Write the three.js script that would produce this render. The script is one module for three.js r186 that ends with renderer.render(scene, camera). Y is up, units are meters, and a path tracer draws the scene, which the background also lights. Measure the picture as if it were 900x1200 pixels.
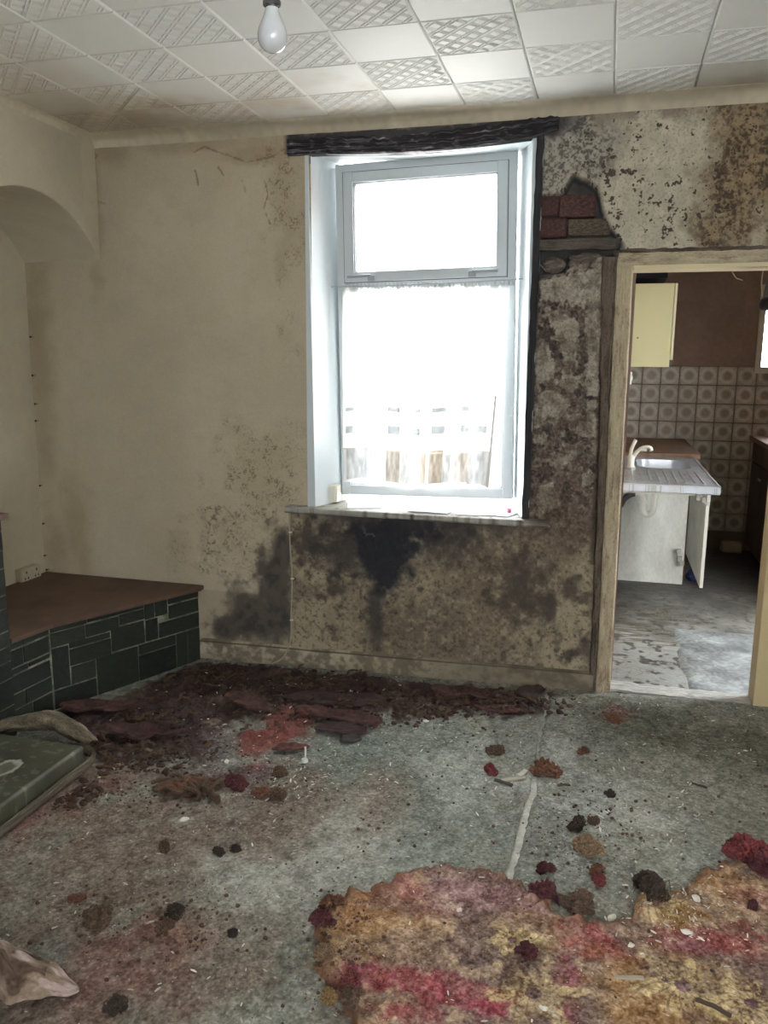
import * as THREE from 'three';
import { RoundedBoxGeometry } from 'three/addons/geometries/RoundedBoxGeometry.js';
import { mergeGeometries } from 'three/addons/utils/BufferGeometryUtils.js';

// ------------------------------------------------------------------ camera, sky, exposure
const scene = new THREE.Scene();
const CY = 1.505, FPX = 955, YAW = 0.265, PITCH = -0.182, ROLL = 0.0082;
const camera = new THREE.PerspectiveCamera(2 * Math.atan(600 / FPX) * 180 / Math.PI, 900 / 1200, 0.05, 200);
camera.position.set(0, CY, 0);
camera.rotation.order = 'YXZ';
camera.rotation.set(PITCH, YAW, ROLL);
scene.add(camera);
camera.updateMatrixWorld(true);
const renderer = new THREE.WebGLRenderer({ antialias: true });
renderer.toneMapping = THREE.LinearToneMapping;
renderer.toneMappingExposure = 1.12;
renderer.shadowMap.enabled = true;
{ // even overcast sky
  const W = 64, H = 32, d = new Float32Array(W * H * 4);
  for (let j = 0; j < H; j++) {
    const up = Math.sin(((j + 0.5) / H - 0.5) * Math.PI), g = up > 0 ? (1 + 1.2 * up) / 2.2 : 0.455;
    for (let i = 0; i < W; i++) d.set([g * 0.95, g * 0.985, g * 1.03, 1], (j * W + i) * 4);
  }
  const t = new THREE.DataTexture(d, W, H, THREE.RGBAFormat, THREE.FloatType);
  t.mapping = THREE.EquirectangularReflectionMapping; t.magFilter = THREE.LinearFilter; t.needsUpdate = true;
  scene.background = t; scene.backgroundIntensity = 38;
}

// ------------------------------------------------------------------ helpers
let seed = 12345;
const rnd = () => { seed = (seed + 0x6d2b79f5) | 0; let t = Math.imul(seed ^ (seed >>> 15), 1 | seed); t = (t + Math.imul(t ^ (t >>> 7), 61 | t)) ^ t; return ((t ^ (t >>> 14)) >>> 0) / 4294967296; };
const rr = (a, b) => a + (b - a) * rnd();
const HT = new Float32Array(65536); for (let i = 0; i < 65536; i++) HT[i] = rnd();
function vn(x, y) {
  const ix = Math.floor(x), iy = Math.floor(y); let fx = x - ix, fy = y - iy;
  fx = fx * fx * (3 - 2 * fx); fy = fy * fy * (3 - 2 * fy);
  const a = ix & 255, b = (ix + 1) & 255, c = (iy & 255) << 8, d = ((iy + 1) & 255) << 8;
  const p = HT[a + c], q = HT[b + c], r = HT[a + d], s = HT[b + d];
  return p + (q - p) * fx + (r - p + (p - q - r + s) * fx) * fy;
}
function fbm(x, y, o = 4) { let s = 0, a = 0.5, t = 0; for (let i = 0; i < o; i++) { s += a * vn(x, y); t += a; a *= 0.5; x = x * 2.03 + 17.3; y = y * 2.03 + 5.7; } return s / t; }
const ss = (a, b, x) => { const t = Math.min(1, Math.max(0, (x - a) / (b - a))); return t * t * (3 - 2 * t); };
const clamp = (x, a = 0, b = 1) => Math.min(b, Math.max(a, x));
const mixc = (c, t, k) => { c[0] += (t[0] - c[0]) * k; c[1] += (t[1] - c[1]) * k; c[2] += (t[2] - c[2]) * k; };
// measured photo points carried onto the real planes
const M3 = camera.matrixWorld;
function ray(px, py) { return new THREE.Vector3((px - 450) / FPX, -(py - 600) / FPX, -1).transformDirection(M3); }
const ZW = -3.7515, CEIL = 2.58, TILE = 0.305;
const fy = (x) => 0.027 * (clamp(x, -3, 2) - 0.03);           // the old floor slopes a little
const atZ = (px, py, z) => { const d = ray(px, py), t = z / d.z; return [d.x * t, CY + d.y * t]; };
const wp = (px, py) => atZ(px, py, ZW);
const fp = (px, py) => { const d = ray(px, py), t = (-CY - 0.027 * 0.03) / (d.y - 0.027 * d.x); return [d.x * t, d.z * t]; };
const polyW = (l) => l.map((p) => wp(...p)), polyF = (l) => l.map((p) => fp(...p));
function sdPoly(x, y, P) { // signed distance, negative inside
  let d = Infinity, s = 1;
  for (let i = 0, j = P.length - 1; i < P.length; j = i++) {
    const ex = P[j][0] - P[i][0], ey = P[j][1] - P[i][1], wx = x - P[i][0], wy = y - P[i][1], t = clamp((wx * ex + wy * ey) / (ex * ex + ey * ey));
    const bx = wx - ex * t, by = wy - ey * t; d = Math.min(d, bx * bx + by * by);
    const a = y >= P[i][1], b = y < P[j][1], c = ex * wy > ey * wx;
    if ((a && b && c) || (!a && !b && !c)) s = -s;
  }
  return s * Math.sqrt(d);
}
function sdLine(x, y, P) {
  let d = Infinity;
  for (let i = 0; i + 1 < P.length; i++) {
    const ex = P[i + 1][0] - P[i][0], ey = P[i + 1][1] - P[i][1], wx = x - P[i][0], wy = y - P[i][1], t = clamp((wx * ex + wy * ey) / (ex * ex + ey * ey));
    d = Math.min(d, (wx - ex * t) ** 2 + (wy - ey * t) ** 2);
  }
  return Math.sqrt(d);
}
const blobsOf = (list, conv) => list.map(([px, py, rx, ry, ...rest]) => {
  const c = conv(px, py), a = conv(px + rx, py), b = conv(px, py + ry);
  return { x: c[0], y: c[1], rx: Math.hypot(a[0] - c[0], a[1] - c[1]), ry: Math.hypot(b[0] - c[0], b[1] - c[1]), rest };
});
function bl(b, x, y, n, warp = 1.0, soft = 0.5) { // noisy soft ellipse mask
  const dx = (x - b.x) / b.rx, dy = (y - b.y) / b.ry, q = dx * dx + dy * dy;
  if (q > 6) return 0;
  return ss(1 + soft, 1 - soft, Math.sqrt(q) + (n - 0.5) * 2 * warp);
}
// a computed texture over a rectangle of real size; fn(x, y, c) fills c = [r, g, b, bump, rough]
function paint(w, h, x0, y0, x1, y1, fn, bump = false) {
  const d = new Uint8Array(w * h * 4), b = bump ? new Uint8Array(w * h) : null, c = [0, 0, 0, 128];
  for (let j = 0; j < h; j++) for (let i = 0; i < w; i++) {
    c[3] = 128; fn(x0 + (x1 - x0) * (i + 0.5) / w, y0 + (y1 - y0) * (j + 0.5) / h, c);
    const k = (j * w + i) * 4; d[k] = clamp(c[0], 0, 255); d[k + 1] = clamp(c[1], 0, 255); d[k + 2] = clamp(c[2], 0, 255); d[k + 3] = 255;
    if (b) b[j * w + i] = clamp(c[3], 0, 255);
  }
  const mk = (data, f, cs) => { const t = new THREE.DataTexture(data, w, h, f); t.colorSpace = cs; t.magFilter = THREE.LinearFilter; t.minFilter = THREE.LinearFilter; t.wrapS = t.wrapT = THREE.RepeatWrapping; t.needsUpdate = true; return t; };
  const map = mk(d, THREE.RGBAFormat, THREE.SRGBColorSpace);
  return { map, bumpMap: b ? mk(b, THREE.RedFormat, THREE.NoColorSpace) : null, x0, y0, x1, y1 };
}
const S = (hex, roughness = 0.8, extra = {}) => new THREE.MeshStandardMaterial({ color: hex, roughness, ...extra });
const P = (hex, roughness = 0.5, extra = {}) => new THREE.MeshPhysicalMaterial({ color: hex, roughness, ...extra });
const used = {};
const numbered = (n) => { const k = used[n] = (used[n] ?? -1) + 1; return k ? n + '_' + String(k).padStart(3, '0') : n; };
function mesh(name, geo, mat, parent) {
  const m = new THREE.Mesh(geo, mat); m.name = parent ? name : numbered(name); m.castShadow = m.receiveShadow = true; (parent || scene).add(m); return m;
}
function tag(o, label, category, group) { o.userData.label = label; o.userData.category = category; if (group) o.userData.group = group; return o; }
function thing(name, label, category, pos = [0, 0, 0], group) {
  const g = new THREE.Group(); g.name = numbered(name); g.position.set(...pos); scene.add(g); return tag(g, label, category, group);
}
function struct(o) { o.userData.kind = 'structure'; return o; }
function structGroup(name) { const g = new THREE.Group(); g.name = name; scene.add(g); return struct(g); }
const box = (x0, y0, z0, x1, y1, z1, r = 0) => {
  const g = r ? new RoundedBoxGeometry(x1 - x0, y1 - y0, z1 - z0, 2, r) : new THREE.BoxGeometry(x1 - x0, y1 - y0, z1 - z0);
  return g.translate((x0 + x1) / 2, (y0 + y1) / 2, (z0 + z1) / 2);
};
// polygon in plan (x, z) carried from y0 to y1
function prism(pts, y0, y1, bevel = 0) {
  const s = new THREE.Shape(pts.map(([x, z]) => new THREE.Vector2(x, -z)));
  const g = new THREE.ExtrudeGeometry(s, { depth: y1 - y0 - 2 * bevel, bevelEnabled: bevel > 0, bevelThickness: bevel, bevelSize: bevel, bevelOffset: -bevel, bevelSegments: 2 });
  return g.rotateX(-Math.PI / 2).translate(0, y0 + bevel, 0);
}
const tube = (pts, r, seg = 24, rs = 8) => new THREE.TubeGeometry(new THREE.CatmullRomCurve3(pts.map((p) => new THREE.Vector3(...p))), seg, r, rs);
function setUV(g, fn) { const p = g.attributes.position, uv = new Float32Array(p.count * 2); for (let i = 0; i < p.count; i++) { const q = fn(p.getX(i), p.getY(i), p.getZ(i)); uv[2 * i] = q[0]; uv[2 * i + 1] = q[1]; } g.setAttribute('uv', new THREE.BufferAttribute(uv, 2)); return g; }
const merge = (l) => mergeGeometries(l.map((g) => { const k = g.index ? g.toNonIndexed() : g; for (const n of Object.keys(k.attributes)) if (!['position', 'normal', 'uv'].includes(n)) k.deleteAttribute(n); return k; }));
function jitter(g, amp, f, ch = 0) { // push the points of a form about, alike points alike
  const p = g.attributes.position;
  for (let i = 0; i < p.count; i++) {
    const x = p.getX(i), y = p.getY(i), z = p.getZ(i);
    p.setXYZ(i, x + (fbm(y * f + ch, z * f + 3.1, 3) - 0.5) * amp, y + (fbm(x * f + 9.2, z * f + ch, 3) - 0.5) * amp, z + (fbm(x * f + ch, y * f + 21.7, 3) - 0.5) * amp);
  }
  g.computeVertexNormals(); return g;
}
// sheet of points (i, j) -> [x, y, z], u, v
function sheet(nx, ny, f, keep) {
  const pos = [], uv = [], idx = [], id = new Int32Array((nx + 1) * (ny + 1)).fill(-1);
  const at = (i, j) => { const k = j * (nx + 1) + i; if (id[k] < 0) { const r = f(i, j); id[k] = pos.length / 3; pos.push(r[0], r[1], r[2]); uv.push(r[3] ?? i / nx, r[4] ?? j / ny); } return id[k]; };
  for (let j = 0; j < ny; j++) for (let i = 0; i < nx; i++) {
    if (keep && !keep(i, j)) continue;
    const a = at(i, j), b = at(i + 1, j), c = at(i + 1, j + 1), d = at(i, j + 1); idx.push(a, b, c, a, c, d);
  }
  const g = new THREE.BufferGeometry();
  g.setAttribute('position', new THREE.Float32BufferAttribute(pos, 3)); g.setAttribute('uv', new THREE.Float32BufferAttribute(uv, 2)); g.setIndex(idx); g.computeVertexNormals(); return g;
}

// ------------------------------------------------------------------ shared materials
const toneCache = {};
function tone(base, amp, f, w = 256, size = 1) { // shared grey mottling, tinted by the material's colour
  const rel = amp / ((base[0] + base[1] + base[2]) / 3), q = rel < 0.12 ? 0.08 : rel < 0.3 ? 0.2 : 0.4, g = f < 7 ? 5 : f < 13 ? 10 : 20, key = q + '_' + g;
  const t = toneCache[key] ??= paint(256, 256, 0, 0, 1, 1, (x, y, c) => { const n = fbm(x * g, y * g, 4) - 0.5, m = vn(x * g * 9, y * g * 9) - 0.5; c[0] = c[1] = c[2] = 190 * (1 + n * q * 2.2 + m * q * 0.8); c[3] = 128 + n * 120 + m * 90; }, true);
  const col = new THREE.Color().setRGB(base[0] / 255, base[1] / 255, base[2] / 255, THREE.SRGBColorSpace).multiplyScalar(1 / 0.515);
  return { ...t, color: col };
}
const texMat = (t, roughness, bumpScale, extra = {}) => new THREE.MeshStandardMaterial({ ...(t.color ? { color: t.color } : {}), map: t.map, bumpMap: bumpScale ? t.bumpMap : null, bumpScale: bumpScale || 1, roughness, ...extra });
const matWhite = P(0xe4e8ea, 0.35), matPVC = P(0xc2c9cc, 0.4), matBlack = S(0x121316, 0.7);

// ------------------------------------------------------------------ back wall: mould, bared masonry, plaster
const WIN = { x0: -1.382, x1: -0.357, y0: 0.79, y1: 2.445 }, DOOR = { x0: 0.0, x1: 0.78, y1: 1.955 };
const HOLE = polyW([[630, 229], [657, 229], [667, 209], [673, 203], [686, 211], [700, 223], [705, 245], [713, 264], [727, 284], [724, 299], [668, 303], [662, 320], [630, 324]]);
const PATCH = [ // lighter plaster left on the pier between window and door
  [[632, 327], [712, 310], [710, 362], [632, 352]], [[644, 372], [652, 364], [660, 368], [678, 370], [677, 400], [664, 404], [650, 392]],
  [[657, 402], [677, 402], [676, 424], [660, 424]], [[634, 398], [645, 404], [650, 440], [640, 452], [626, 444], [628, 410]],
  [[690, 362], [708, 360], [706, 420], [700, 465], [690, 463], [688, 420], [684, 370]], [[630, 462], [650, 455], [668, 470], [660, 486], [640, 490], [628, 505], [624, 490]],
  [[690, 468], [698, 468], [700, 490], [696, 512], [684, 510], [688, 485]], [[646, 540], [668, 536], [660, 548], [650, 552]], [[628, 572], [648, 566], [654, 590], [634, 602], [626, 590]],
  [[660, 438], [682, 440], [680, 446], [660, 444]], [[662, 660], [690, 640], [698, 660], [694, 690], [672, 676]],
].map(polyW);
const WB = {
  mouldDark: blobsOf([[455, 640, 38, 38], [480, 618, 46, 16], [440, 622, 40, 18], [452, 660, 24, 30], [436, 622, 22, 14]], wp),
  mouldTrail: blobsOf([[440, 715, 9, 44], [415, 640, 46, 34], [520, 632, 34, 22]], wp),
  leftMould: blobsOf([[325, 700, 22, 62], [300, 725, 40, 34], [330, 650, 14, 34], [275, 735, 30, 18]], wp),
  brown: blobsOf([[600, 690, 70, 60], [560, 640, 60, 40], [660, 640, 46, 22], [500, 740, 90, 30]], wp),
  darkMid: blobsOf([[612, 690, 26, 34], [640, 715, 12, 16], [670, 690, 10, 14], [360, 640, 22, 26], [395, 690, 14, 12], [690, 765, 16, 12]], wp),
  pale: blobsOf([[390, 715, 34, 46], [665, 740, 34, 40], [680, 665, 20, 26], [360, 760, 30, 20]], wp),
  grey: blobsOf([[660, 190, 34, 46], [690, 170, 26, 40], [645, 250, 30, 60]], wp),
  stainR: blobsOf([[872, 165, 34, 58], [868, 240, 40, 60], [890, 200, 50, 110], [835, 265, 22, 24]], wp),
  halo: blobsOf([[815, 240, 46, 44], [800, 280, 30, 16], [835, 190, 26, 26], [720, 230, 60, 60]], wp),
  alcove: blobsOf([[88, 620, 17, 56], [70, 640, 18, 34], [46, 420, 14, 150], [98, 655, 10, 30]], wp),  // soft corner shadow painted into the plaster colour, together with staining
  topStain: blobsOf([[240, 170, 70, 8], [130, 180, 26, 14], [110, 235, 8, 80], [290, 180, 40, 10]], wp),
  dirty: blobsOf([[310, 590, 44, 60], [330, 540, 26, 30], [215, 605, 12, 8], [270, 620, 36, 40], [210, 640, 14, 20], [340, 250, 20, 90]], wp),
};
const CRACKS = [[[228, 178], [240, 172], [256, 178], [290, 190], [318, 184], [333, 175]], [[229, 200], [232, 216]], [[256, 196], [262, 206]], [[284, 212], [288, 226]], [[310, 212], [314, 228], [309, 244], [316, 262]], [[112, 235], [122, 239]], [[110, 188], [114, 182], [109, 178]],
  [[342, 198], [336, 205]], [[252, 600], [262, 594], [276, 610], [292, 592]], [[243, 640], [247, 610], [256, 600]], [[262, 640], [268, 618], [276, 612]], [[660, 250], [664, 262]]].map(polyW);
const FLAKE = blobsOf([[250, 605, 14, 12], [296, 640, 14, 16], [322, 605, 10, 12], [240, 665, 8, 12], [246, 632, 10, 22], [270, 630, 10, 20], [283, 602, 12, 10], [262, 660, 10, 14]], wp);
function wallZone(x, y) {
  const n = fbm(x * 11 + 3, y * 11 + 8, 4), z = { n, hole: 0, pier: 0, patch: 0 };
  if (x > -0.40 && x < 0.03) {
    const e = (n - 0.5) * 0.035;
    if (y > 1.85 && y < 2.34) z.hole = ss(0.004, -0.008, sdPoly(x, y, HOLE) + e * 0.6);
    if (y > 0.2 && y < 2.0) {
      z.pier = ss(0.62, 0.78, y + e * 2) * (1 - z.hole);
      let d = 1; for (const q of PATCH) d = Math.min(d, sdPoly(x, y, q));
      const stray = ss(0.60, 0.68, fbm(x * 26 + 40, y * 26, 3)) * 0.75;
      z.patch = Math.max(ss(0.006, -0.006, d + (fbm(x * 40, y * 40, 3) - 0.5) * 0.05), stray);
    }
  }
  return z;
}
const mould = [34, 35, 42];
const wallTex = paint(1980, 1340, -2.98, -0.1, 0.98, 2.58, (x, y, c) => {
  const z = wallZone(x, y), n = z.n, n1 = fbm(x * 2.3 + 5, y * 2.3, 4), n2 = fbm(x * 24, y * 24, 4), n3 = fbm(x * 70 + 9, y * 70, 3), n4 = vn(x * 190, y * 190);
  const nf = fbm(x * 150 + 4, y * 150, 2); c[0] = 190 + (n1 - 0.5) * 36; c[1] = 180 + (n1 - 0.5) * 36; c[2] = 158 + (n1 - 0.5) * 32; mixc(c, [184, 172, 148], ss(0.5, 0.75, n) * 0.35);
  let bump = 128 + (n2 - 0.5) * 26 + (n3 - 0.5) * 20;
  const all = (list, col, k, warp, soft, nn = n) => { let m = 0; for (const b of list) m = Math.max(m, bl(b, x, y, nn, warp, soft)); if (m) mixc(c, col, m * k); return m; };
  const below = y < 0.785 + (x > -0.2 ? 0.03 : 0) && x > -1.512;
  if (x < -1.36) {
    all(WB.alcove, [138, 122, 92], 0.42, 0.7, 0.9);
    all(WB.topStain, [152, 134, 108], 0.5, 0.9, 0.8);
    const m = all(WB.dirty, [158, 144, 118], 0.45, 1.3, 0.9);
    if (m > 0.1) mixc(c, [104, 90, 70], clamp((nf * 0.6 + n2 * 0.5 - 0.60) * 5) * m * 0.7);
    if (y < 1.0) { const f = all(FLAKE, [186, 176, 152], 0.7, 1.1, 0.35); if (f > 0.2) bump += f * 60 + (n3 - 0.5) * 160 * f; if (f > 0.1) mixc(c, [100, 88, 68], clamp((0.42 - n3) * 6) * 0.6 * f); }
    if (y < 0.32 && x > -2.1) mixc(c, [150, 138, 112], 0.35);
    const k = all(WB.leftMould, [72, 67, 62], 0.88, 1.0, 0.5, n * 0.55 + n2 * 0.45); if (k > 0.2) mixc(c, n2 > 0.5 ? [50, 50, 52] : [98, 90, 80], 0.6 * k * Math.min(1, Math.abs(n2 - 0.5) * 5));
  }
  if (x > -1.512 && y < 0.80 && x < 0.02) {
    c[0] = 158 + (n2 - 0.5) * 70; c[1] = 147 + (n2 - 0.5) * 68; c[2] = 124 + (n2 - 0.5) * 60;
    mixc(c, [112, 101, 86], ss(0.36, 0.62, n + (n2 - 0.5) * 0.6) * 0.8);
    all(WB.brown, [98, 86, 72], 0.72, 1.0, 0.9); mixc(c, [176, 164, 140], clamp((n2 * 0.5 + n3 * 0.5 - 0.54) * 5) * 0.55);
    all(WB.pale, [170, 158, 132], 0.5, 1.3, 0.8); mixc(c, [72, 63, 54], clamp((0.44 - (n3 * 0.6 + nf * 0.4)) * 6) * 0.6 + clamp((0.40 - n2) * 7) * 0.5);
    all(WB.darkMid, [64, 57, 52], 0.7, 1.5, 0.8, n2);
    all(WB.mouldTrail, [58, 54, 53], 0.78, 1.3, 0.6, n * 0.5 + n2 * 0.5); all(WB.mouldDark, [mould[0] + (n3 - 0.5) * 16, mould[1] + (n3 - 0.5) * 16, mould[2] + (n3 - 0.5) * 14], 0.95, 0.95, 0.35, n * 0.6 + n2 * 0.4);
    const scar = bl(WB.mouldDark[4], x, y, n2, 2.2, 0.2); if (scar > 0 && y > 0.66) mixc(c, [98, 92, 88], 0.8 * scar * ss(0.5, 0.6, n2));
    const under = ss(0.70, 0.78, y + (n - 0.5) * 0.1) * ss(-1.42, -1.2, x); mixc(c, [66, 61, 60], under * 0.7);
    bump += (n2 - 0.5) * 40;
  }
  if (x > -0.37 && y > 0.60) {
    const up = ss(1.93, 1.97, y);
    // above the door head: pale speckled plaster
    if (up > 0) {
      c[0] = 190 + (n2 - 0.5) * 40; c[1] = 183 + (n2 - 0.5) * 40; c[2] = 164 + (n2 - 0.5) * 36;
      const spk = fbm(x * 38 + 70, y * 30, 3), h = all(WB.halo, [150, 142, 126], 0.2, 1.2, 0.7);
      mixc(c, [158, 150, 134], clamp((nf - 0.5) * 3));
      const g = all(WB.grey, [126, 120, 112], 0.75, 1.3, 0.8); if (g > 0.05) { const mm = n3 * 0.55 + nf * 0.45 - 0.5; mixc(c, mm > 0 ? [172, 166, 154] : [70, 65, 60], Math.min(1, Math.abs(mm) * 9) * 0.75 * g); }
      const s = all(WB.stainR, [118, 98, 72], 0.86, 1.1, 0.8); if (s > 0.05) { const mm = n3 * 0.5 + nf * 0.3 + n2 * 0.2 - 0.51; mixc(c, mm > 0 ? [156, 138, 108] : [62, 51, 40], Math.min(1, Math.abs(mm) * 8) * 0.8 * s); }
      const sp = spk * 0.4 + n3 * 0.4 + nf * 0.2, th = 0.665 - h * 0.085; mixc(c, [62, 51, 42], clamp((sp - th) * 26) * 0.9);
      if (y > 2.44) mixc(c, [110, 98, 86], ss(2.46, 2.56, y + (n - 0.5) * 0.2) * 0.6);
      bump += (n3 - 0.5) * 50;
    }
    if (z.pier > 0 && y < 1.98) {
      const dk = [[94, 82, 74], [72, 62, 57], [106, 96, 86]][n2 > 0.56 ? 0 : n2 < 0.44 ? 1 : 2];
      const q = [0, 0, 0].map((_, k) => dk[k] + (n3 - 0.5) * 80 + (nf - 0.5) * 50); mixc(q, [106, 86, 70], ss(1.1, 0.7, y) * 0.5);
      const lp = [152, 144, 130].map((v) => v + (n3 - 0.5) * 50 + (nf - 0.5) * 50 - clamp((n2 - 0.5) * 6) * 34);
      mixc(q, lp, z.patch * (y < 0.95 ? 0.45 : 1)); if (n4 > 0.86) mixc(q, [60, 52, 46], 0.5);
      mixc(c, q, z.pier * (1 - up)); bump += (n3 - 0.5) * 120;
    }
    if (z.hole > 0) mixc(c, [66, 66, 64].map((v) => v + (n2 - 0.5) * 24), z.hole);
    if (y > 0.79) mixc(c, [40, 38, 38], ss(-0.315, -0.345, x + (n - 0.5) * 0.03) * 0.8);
    mixc(c, [70, 58, 48], ss(-0.05, -0.03, x) * ss(1.98, 1.94, y) * 0.7);
  }
  if (x > -1.52 && x < -0.1 && y > (x < -1.385 ? 2.445 : 2.40)) { const k = ss(2.56, 2.52, y + (n2 - 0.5) * 0.06) * ss(-0.16, -0.28, x + (n - 0.5) * 0.16) * ss(-1.52, -1.48, x) * (x > -0.37 ? ss(2.43, 2.49, y + (n2 - 0.5) * 0.08) : 1); mixc(c, [44, 42, 46], k * 0.85); }
  for (const l of CRACKS) { if (Math.abs(x - l[0][0]) > 0.5 || Math.abs(y - l[0][1]) > 0.4) continue; const d = sdLine(x, y, l) + (n3 - 0.5) * 0.012; if (d < 0.006) { mixc(c, [120, 102, 78], 0.6 * clamp(n2 * 2 - 0.3) * ss(0.006, 0.001, d)); bump -= 40 * ss(0.006, 0.001, d); } }
  c[0] += (n4 - 0.5) * 7; c[1] += (n4 - 0.5) * 7; c[2] += (n4 - 0.5) * 7; c[3] = bump;
}, true);
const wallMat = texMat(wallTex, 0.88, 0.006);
const wallBack = (() => {
  const xs = [], ys = [];
  const run = (a, from, to, step) => { const n = Math.ceil((to - from) / step); for (let i = 0; i < n; i++) a.push(from + (to - from) * i / n); };
  run(xs, -2.98, WIN.x0, 0.02); run(xs, WIN.x0, WIN.x1, 0.02); run(xs, WIN.x1, DOOR.x0, 0.008); run(xs, DOOR.x0, DOOR.x1, 0.012); run(xs, DOOR.x1, 2.02, 0.03); xs.push(2.02);
  run(ys, -0.1, WIN.y0, 0.012); run(ys, WIN.y0, DOOR.y1, 0.01); run(ys, DOOR.y1, WIN.y1, 0.008); run(ys, WIN.y1, 2.6, 0.012); ys.push(2.6);
  const g = sheet(xs.length - 1, ys.length - 1, (i, j) => {
    const x = xs[i], y = ys[j], z = wallZone(x, y), n3 = fbm(x * 40, y * 40, 3);
    let h = (fbm(x * 3, y * 3, 2) - 0.5) * 0.008 + (n3 - 0.5) * 0.002;
    if (z.pier) h += z.pier * (-0.012 + z.patch * 0.011 + (z.n - 0.5) * 0.012 + (n3 - 0.5) * 0.012);
    h -= z.hole * 0.05;
    if (x < -1.6 && y < 1) { let f = 0; for (const b of FLAKE) f = Math.max(f, bl(b, x, y, z.n, 1.1, 0.35)); h += f * (0.005 + (n3 - 0.5) * 0.03); }
    return [x, y, ZW + h, (x + 2.98) / 3.96, (y + 0.1) / 2.68];
  }, (i, j) => {
    const x = (xs[i] + xs[i + 1]) / 2, y = (ys[j] + ys[j + 1]) / 2;
    return !(x > WIN.x0 && x < WIN.x1 && y > WIN.y0 && y < WIN.y1) && !(x > DOOR.x0 && x < DOOR.x1 && y < DOOR.y1);
  });
  const w = structGroup('wall_back');
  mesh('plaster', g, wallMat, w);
  const core = (x0, x1, y0, y1, z1, hx0, hx1, hy0, hy1) => {
    const s = new THREE.Shape([[x0, y0], [x1, y0], [x1, y1], [x0, y1]].map((p) => new THREE.Vector2(...p)));
    if (hx0 !== undefined) s.holes.push(new THREE.Path([[hx0, hy0], [hx0, hy1], [hx1, hy1], [hx1, hy0]].map((p) => new THREE.Vector2(...p))));
    return new THREE.ExtrudeGeometry(s, { depth: (ZW - 0.055) - z1, bevelEnabled: false }).translate(0, 0, z1);
  };
  mesh('masonry', merge([core(-3.2, 0.0, -0.2, 2.75, -4.06, WIN.x0 - 0.03, WIN.x1 + 0.03, WIN.y0 - 0.06, WIN.y1 + 0.02), core(0, 2.2, 1.955, 2.75, ZW - 0.12), core(0.78, 2.2, -0.2, 1.955, ZW - 0.12)]), S(0x5c5852, 0.95), w);
  // bared brickwork in the broken plaster
  const bt = (base) => texMat(tone(base, 44, 20), 0.92, 0.006);
  const red = bt([88, 60, 56]), red2 = bt([84, 58, 54]), tan = bt([98, 88, 76]), stone = bt([112, 102, 92]);
  for (const [a, b, m, ch] of [[[632, 229], [655, 252], red, 1], [[656, 228], [697, 254], red2, 2], [[630, 256], [663, 278], red, 3], [[666, 257], [714, 275], tan, 4]]) {
    const p = wp(...a), q = wp(...b), w0 = q[0] - p[0], h0 = p[1] - q[1];
    const geo = jitter(new RoundedBoxGeometry(w0, h0, 0.05, 4, 0.008), 0.012, 30, ch * 7);
    mesh('brick', geo.translate((p[0] + q[0]) / 2, (p[1] + q[1]) / 2, ZW - 0.035), m, w);
  }
  for (const [px, py, rx, ry, ch] of [[647, 310, 13, 9, 1], [684, 300, 18, 5, 2]]) {
    const c = wp(px, py), g2 = new THREE.IcosahedronGeometry(1, 5).scale(rx / 255, ry / 255, 0.03);
    mesh('stone', jitter(g2, 0.03, 16, ch * 5).translate(c[0], c[1], ZW - 0.028), stone, w);
  }
  return w;
})();

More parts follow.
